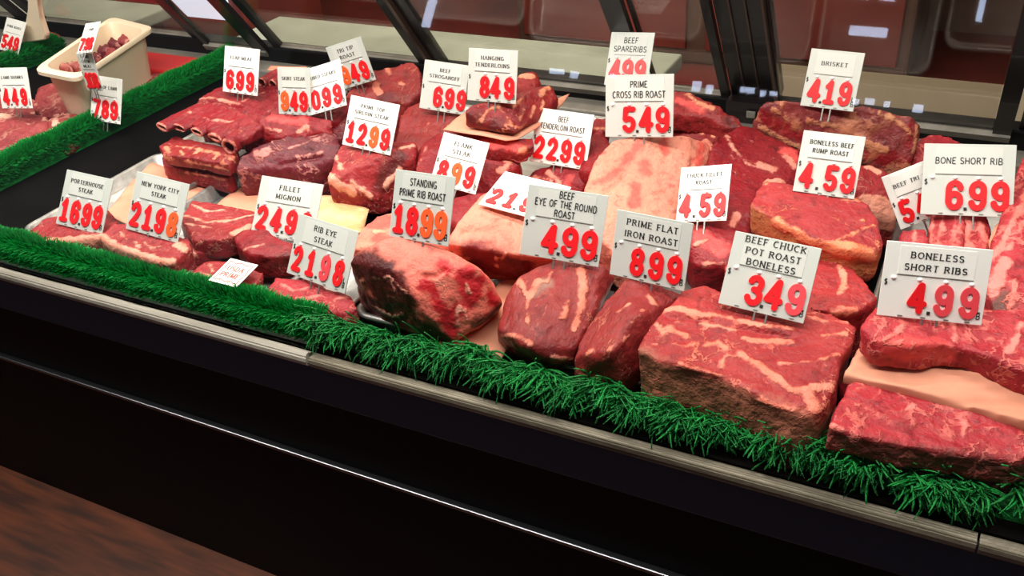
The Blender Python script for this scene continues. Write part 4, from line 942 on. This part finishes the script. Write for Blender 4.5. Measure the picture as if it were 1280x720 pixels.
def stroke_mesh(V, Fc, poly, wid, sx, sz, ox, oz, y0, y1, cap=True, tw=None):
    """a run of straight strokes as raised bars; wid in millimetre-like model units; tw = thin width for level strokes"""
    pts = [(ox + p[0] * sx, oz + p[1] * sz) for p in poly]
    for (xa, za), (xb, zb) in zip(pts, pts[1:]):
        dx, dz = xb - xa, zb - za; L = math.hypot(dx, dz)
        if L < 1e-7: continue
        w = wid if tw is None else tw + (wid - tw) * min(1, (abs(dz) / L) * 1.0)
        if tw is not None and dx > 0 and dz > 0 and abs(dx) > .2 * L: w = tw * 1.2       # rising diagonals are thin
        nx, nz = -dz / L * w / 2, dx / L * w / 2
        k = len(V)
        for y in (y0 - k * 6e-8, y1):            # overlapping strokes never lie in exactly one plane
            V += [(xa + nx, y, za + nz), (xb + nx, y, zb + nz), (xb - nx, y, zb - nz), (xa - nx, y, za - nz)]
        Fc += [(k, k + 1, k + 2, k + 3), (k, k + 4, k + 5, k + 1), (k + 1, k + 5, k + 6, k + 2), (k + 2, k + 6, k + 7, k + 3), (k + 3, k + 7, k + 4, k)]
    if cap:
        for (x, z) in pts:
            k = len(V); n = 10; r = wid / 2
            for y in (y0 - k * 6e-8, y1):
                V += [(x + r * math.cos(2 * math.pi * i / n), y, z + r * math.sin(2 * math.pi * i / n)) for i in range(n)]
            Fc.append(tuple(range(k, k + n)))
            for i in range(n): Fc.append((k + i, k + n + i, k + n + (i + 1) % n, k + (i + 1) % n))
def text_width(s, serif): return sum(GL[c][0] + (.20 if serif else .14) for c in s)
def text_mesh(lines, cx, ztop, size, lead, y0, y1, serif, wfac=1.0):
    V, Fc = [], []
    for li, s in enumerate(lines):
        sx = size * wfac; x = cx - text_width(s, serif) * sx / 2; z = ztop - size - li * lead
        for c in s:
            w, polys = GL[c]
            for p in polys:
                if serif: stroke_mesh(V, Fc, p, size * .19, sx, size, x, z, y0, y1, False, size * .085)
                else: stroke_mesh(V, Fc, p, size * .125, sx, size, x, z, y0, y1, False)
            if serif:
                for p in polys:                          # slab serifs on free upright ends
                    for e, o in ((p[0], p[1]), (p[-1], p[-2])):
                        if abs(e[0] - o[0]) < .4 * abs(e[1] - o[1]) + .01 and (abs(e[1]) < .02 or abs(e[1] - 1) < .02):
                            stroke_mesh(V, Fc, [(e[0] - .12, e[1]), (e[0] + .12, e[1])], size * .09, sx, size, x, z, y0, y1, False)
            x += (w + (.20 if serif else .14)) * sx
    return mesh_of(V, Fc)

def price_tag(label, x, y, z, yaw, tilt, roll, w, h, lines, digits, cols, serif=True, white=False, dot=None, spikes=True, fs=.088, slots=None, pegs=True):
    t = thing('price_tag', label, 'price tag', (x, y, z), 'price tags standing in the meat')
    R = Matrix.Rotation(math.radians(yaw), 4, 'Z') @ Matrix.Rotation(math.radians(tilt), 4, 'X') @ Matrix.Rotation(math.radians(roll), 4, 'Y')
    t.rotation_euler = R.to_euler()
    def sub(name, me, mat, lab=None, smooth=False):
        o = link(name, me, MAT[mat], t, origin=(0, 0, 0), smooth=smooth); o.location = (0, 0, 0)
        if lab: o['label'] = lab
        return o
    th = .0007
    bm = bmesh.new(); box(bm, -w / 2, w / 2, -th, th, 0, h, bev=.0004)
    sub('board', bm_mesh(bm), 'white' if white else 'board')
    # header card behind two clear corners, with a fine line under it
    hw = w * .36
    bm = bmesh.new(); box(bm, -hw, hw, -th - .0003, -th + .0001, h * .58, h * .955)
    sub('header_card', bm_mesh(bm), 'insertw' if white else 'insert')
    bm = bmesh.new(); box(bm, -hw, hw, -th - .0005, -th, h * .568, h * .578)
    sub('card_slot', bm_mesh(bm), 'ledge')
    if lines:
        size = h * fs * (1.0 if len(lines) < 3 else .93) * (.74 if serif else 1)
        mw = max(text_width(s, serif) for s in lines) * size
        wf = min(1.28 if serif else .98, (w * (.72 if serif else .78)) / mw)
        lead = size * ((1.62 if len(lines) < 3 else 1.42) + (.42 if serif else 0))
        tot = size + lead * (len(lines) - 1)
        ztop = h * .765 + tot / 2 + (h * .02 if len(lines) == 3 else 0)
        sub('header_text', text_mesh(lines, 0, ztop, size, lead, -th - .0007, -th - .0002, serif, wf), 'ink')
    n = len(digits)
    if slots is None:
        slots = {4: (.14, .375, .62, .85), 3: (.36, .61, .85) if w > .070 else (.21, .50, .79)}[n]
    dh = h * .415; dw = dh * (.84 if n == 4 else .96 if w > .07 else .86)
    cell = dw * .56
    for i, c in enumerate(digits):
        if c == '_': continue
        cx = -w / 2 + w * slots[i]
        V, Fc = [], []
        for p in NUM[c]: stroke_mesh(V, Fc, p, dh * .195, dw, dh, cx - cell / 2, h * .075, -th - .0016, -th - .0001)
        m = {'r': 'red', 'o': 'orange', 'p': 'pink'}[cols[i] if i < len(cols) else 'r']
        sub('numeral', mesh_of(V, Fc), m, {'o': 'orange numeral ' + c, 'p': 'faded red numeral ' + c, 'r': None}[cols[i] if i < len(cols) else 'r'])
    if pegs:
        for s in slots if n == 4 else ((.11,) + tuple(slots) if w > .07 else slots):
            bm = bmesh.new(); bmesh.ops.create_uvsphere(bm, u_segments=10, v_segments=6, radius=h * .032)
            for v in bm.verts: v.co = Vector((v.co.x - w / 2 + w * s, v.co.y * .8 - th - .0004, v.co.z * .8 + h * .525))
            sub('peg', bm_mesh(bm), 'peg', smooth=True)
    if dot is None: dot = (slots[n - 3] + slots[n - 2]) / 2
    bm = bmesh.new(); dx = -w / 2 + w * dot; r = h * .021
    box(bm, dx - r, dx + r, -th - .001, -th, h * .075, h * .075 + r * 1.9, bev=.0002); sub('decimal_point', bm_mesh(bm), 'ink')
    sub('dollar_mark', text_mesh(['$'], -w * .455, h * .50, h * .075, 0, -th - .0005, -th - .0001, False), 'ink')
    sub('pound_mark', text_mesh(['L', 'B'], w * .458, h * .24, h * .075, h * .085, -th - .0005, -th - .0001, False), 'ink')
    for sx in (-.28, -.06, .16, .36):
        bm = bmesh.new(); box(bm, w * sx - .002, w * sx + .002, -th - .0006, -th, h * .022, h * .034); sub('clip', bm_mesh(bm), 'ledge')
    if spikes:
        for sx in (-.06, .08):
            bm = bmesh.new(); box(bm, w * sx - .0009, w * sx + .0009, -.0006, .0006, -.015, .002, bev=.0003); sub('spike', bm_mesh(bm), 'steel')
    return t

T = price_tag
T('grey price tag reading porterhouse steak 16.99', -0.9861, 0.0608, 0.0373, 1.8, -35.1, 1.8, 0.0799, 0.0707, ['PORTERHOUSE', 'STEAK'], '1699', 'rrrr')
T('grey price tag reading new york city steak 21.98', -0.8644, 0.0673, 0.0480, 2.1, -33, 3.5, 0.0829, 0.0716, ['NEW YORK CITY', 'STEAK'], '2198', 'rrro')
T('price tag reading fillet mignon 24.9, partly behind the rib eye tag', -0.7162, 0.1280, 0.0418, 6.6, -37.1, 2, 0.0859, 0.0704, ['FILLET', 'MIGNON'], '2499', 'rrrr', fs=.1)
T('grey price tag reading rib eye steak 21.98', -0.6178, 0.0619, 0.0392, -12.9, -31.8, -3.1, 0.0957, 0.0686, ['RIB EYE', 'STEAK'], '2198', 'rrpr', fs=.11)
T('grey price tag reading standing prime rib roast 18.99', -0.4811, 0.0731, 0.1131, -5.3, -26.7, -4.1, 0.0731, 0.0690, ['STANDING', 'PRIME RIB ROAST'], '1899', 'rroo', serif=False, fs=.1)
T('white price tag reading prime top sirloin steak 12.99', -0.6980, 0.2937, 0.0866, -1.9, -28.4, 2.6, 0.0771, 0.0648, ['PRIME TOP', 'SIRLOIN STEAK'], '1299', 'rror', white=True)
T('white price tag reading flank steak 8.99', -0.5575, 0.2686, 0.0664, 2, -34.5, 6, 0.0642, 0.0642, ['FLANK', 'STEAK'], '899', 'ror', white=True, fs=.1)
T('white price card reading 21.9, lying flat on the pale fat cover', -0.4314, 0.1830, 0.0986, 14.5, -78.2, 17, 0.0834, 0.0625, [], '2199', 'rrrr', white=True, spikes=False, pegs=False)
T('wide grey price tag reading beef eye of the round roast 4.99', -0.3477, 0.1194, 0.0924, 10.8, -24.5, 4.6, 0.0816, 0.0710, ['BEEF', 'EYE OF THE ROUND', 'ROAST'], '499', 'rrr', serif=False, fs=.1)
T('wide grey price tag reading prime flat iron roast 8.99', -0.2552, 0.1178, 0.0880, -9.2, -20.7, -3.5, 0.0799, 0.0646, ['PRIME FLAT', 'IRON ROAST'], '899', 'rrr', fs=.115)
T('white price tag reading beef tenderloin roast 22.99', -0.4586, 0.3614, 0.0704, -1.5, -26.1, -0.2, 0.0780, 0.0676, ['BEEF', 'TENDERLOIN ROAST'], '2299', 'rrrr', serif=False, white=True, fs=.095)
T('wide grey price tag reading prime cross rib roast 5.49', -0.3492, 0.3541, 0.1268, -0.4, -20, -6.9, 0.0824, 0.0711, ['PRIME', 'CROSS RIB ROAST'], '549', 'rrr', serif=False, fs=.1)
T('grey price tag reading beef spareribs 4.99, half behind the cross rib tag', -0.4441, 0.5614, 0.1030, -3.2, -32.8, -4.6, 0.0636, 0.0742, ['BEEF', 'SPARERIBS'], '499', 'rrr', serif=False, fs=.1)
T('grey price tag reading beef stroganoff 6.99', -0.6344, 0.3833, 0.1120, -0.1, -23.1, 1.5, 0.0676, 0.0634, ['BEEF', 'STROGANOFF'], '699', 'rrr', slots=(.40, .66, .92))
T('price tag reading hanging tenderloins 8.49', -0.5412, 0.3538, 0.1474, 0.4, -18.2, -1.9, 0.0674, 0.0634, ['HANGING', 'TENDERLOINS'], '849', 'rrr', slots=(.36, .58, .86))
T('crooked grey price tag reading tri tip roast .49 behind the other tags', -0.8008, 0.4342, 0.1120, 7.3, -8.1, -17.7, 0.0603, 0.0624, ['TRI TIP', 'ROAST'], '949', 'orr', slots=(.26, .52, .80), fs=.1)
T('narrow price tag reading skirt steak 9.49', -0.8554, 0.3515, 0.0924, -2, -19.6, -5.2, 0.0583, 0.0647, ['SKIRT STEAK'], '949', 'orr')
T('tilted white price tag reading 0.99 beside the skirt steak tag', -0.8014, 0.3568, 0.1030, -0.2, -30.2, -20.2, 0.0647, 0.0647, ['CUBED STEAKS'], '099', 'rrr', white=True, slots=(.26, .54, .82))
T('price tag reading 6.99 in front of the grass divider', -0.9643, 0.3670, 0.1053, 0, -22.8, 0, 0.0644, 0.0654, ['FLAP MEAT'], '699', 'rrr', white=True)
T('white price tag reading leg of lamb 7.89 by the grass divider', -1.2556, 0.3551, 0.0288, 3.0000, -23.9000, 1.7000, 0.0637, 0.0713, ['LEG OF LAMB'], '789', 'rrr', white=True)
T('narrow leaning tag reading 7.98 in front of the cream tub', -1.2330, 0.3390, 0.1500, -13.2, -44, -15.3, 0.0370, 0.0510, ['LAMB'], '798', 'rrr', white=True, slots=(.22, .58, .82), spikes=True, fs=.1)
T('grey narrow tag hanging just below the leaning 7.98 tag', -1.2463, 0.3480, 0.0856, -2, -4.5, -4.9, 0.0371, 0.0587, ['LAMB', 'STEW', 'MEAT'], '108', 'rrr', slots=(.25, .52, .78), fs=.1, pegs=False)
T('white price tag reading 4.49 at the left edge', -1.4034, 0.3144, 0.0500, 2.8, -17.6, -5.5, 0.0700, 0.0647, ['LAMB SHANKS'], '449', 'rrr', white=True)
T('small price tag reading 5.49 in the far top left corner', -1.7325, 0.5556, 0.0340, 2.4, -33.9, 7.5, 0.0556, 0.0651, ['PORK ROAST'], '549', 'rrr', white=True)
T('white price tag reading chuck fillet roast 4.59', -0.2443, 0.2595, 0.0832, -18.7, -38.8, -20, 0.0590, 0.0621, ['CHUCK FILLET', 'ROAST'], '459', 'rrr', white=True, slots=(.17, .57, .85), dot=.36)
T('price tag reading boneless beef rump roast 4.59', -0.1257, 0.2810, 0.1246, 0, -29.7, -0.5, 0.0604, 0.0624, ['BONELESS BEEF', 'RUMP ROAST'], '459', 'rrr', slots=(.18, .58, .85), dot=.38)
T('price tag reading brisket 4.19', -0.1620, 0.4788, 0.1362, -2.6, -26.9, -0.4, 0.0609, 0.0671, ['BRISKET'], '419', 'rrr', dot=.36)
T('wide grey white price tag reading beef chuck pot roast boneless 3.49', -0.1428, 0.1072, 0.0865, -0.2, -32.5, 2.1, 0.0777, 0.0683, ['BEEF CHUCK', 'POT ROAST', 'BONELESS'], '349', 'rrp', fs=.115, slots=(.385, .61, .855))
T('large price tag reading bone short rib 6.99', 0.0074, 0.3240, 0.1030, 10.7, -34, -2, 0.0848, 0.0721, ['BONE SHORT RIB'], '699', 'rrr', serif=False, fs=.085)
T('crooked price tag reading beef and a 5, half behind the bone short rib tag', -0.0273, 0.3351, 0.0865, 17.4, -20.5, -23.6, 0.0546, 0.0588, ['BEEF TRI TIP'], '549', 'rrr', white=True)
T('bright white price tag reading boneless short ribs 4.99', -0.0052, 0.1183, 0.1062, 16.0, -23.0, 3.4, 0.0834, 0.0640, ['BONELESS', 'SHORT RIBS'], '499', 'rpp', white=True, fs=.105)
cc = [P(299, 329.5, .042), P(335, 340, .042), P(296, 359, .036), P(260, 351, .036)]
cx = (cc[3] + cc[2]) / 2
t = thing('printed_card', 'small white card with red print lying on the fillet steak', 'card', cx)
ex = ((cc[2] - cc[3]) + (cc[1] - cc[0])).normalized(); ez = ((cc[0] - cc[3]) + (cc[1] - cc[2])).normalized(); ey = ez.cross(ex).normalized(); ez = ex.cross(ey)
t.rotation_euler = Matrix((ex, ey, ez)).transposed().to_euler()
w, h = (cc[2] - cc[3]).length, (cc[0] - cc[3]).length
def csub(name, me, mat):
    o = link(name, me, MAT[mat], t, origin=(0, 0, 0)); o.location = (0, 0, 0); return o
csub('card', box_mesh(-w / 2, w / 2, -.0004, .0004, 0, h), 'white')
csub('print', text_mesh(['USDA', 'PRIME'], 0, h * .72, h * .17, h * .27, -.0008, -.0004, True), 'redink')
V, Fc = [], []
for pl in ([(-.42, .12), (-.30, .10), (-.2, .16), (0, .10), (.2, .16), (.30, .10), (.42, .12)], [(-.42, .88), (-.30, .9), (-.2, .84), (0, .9), (.2, .84), (.30, .9), (.42, .88)], [(-.42, .12), (-.39, .3), (-.43, .5), (-.39, .7), (-.42, .88)], [(.42, .12), (.39, .3), (.43, .5), (.39, .7), (.42, .88)]):
    stroke_mesh(V, Fc, pl, .0008, w, h, 0, 0, -.0008, -.0004, False)
csub('border', mesh_of(V, Fc), 'redink')
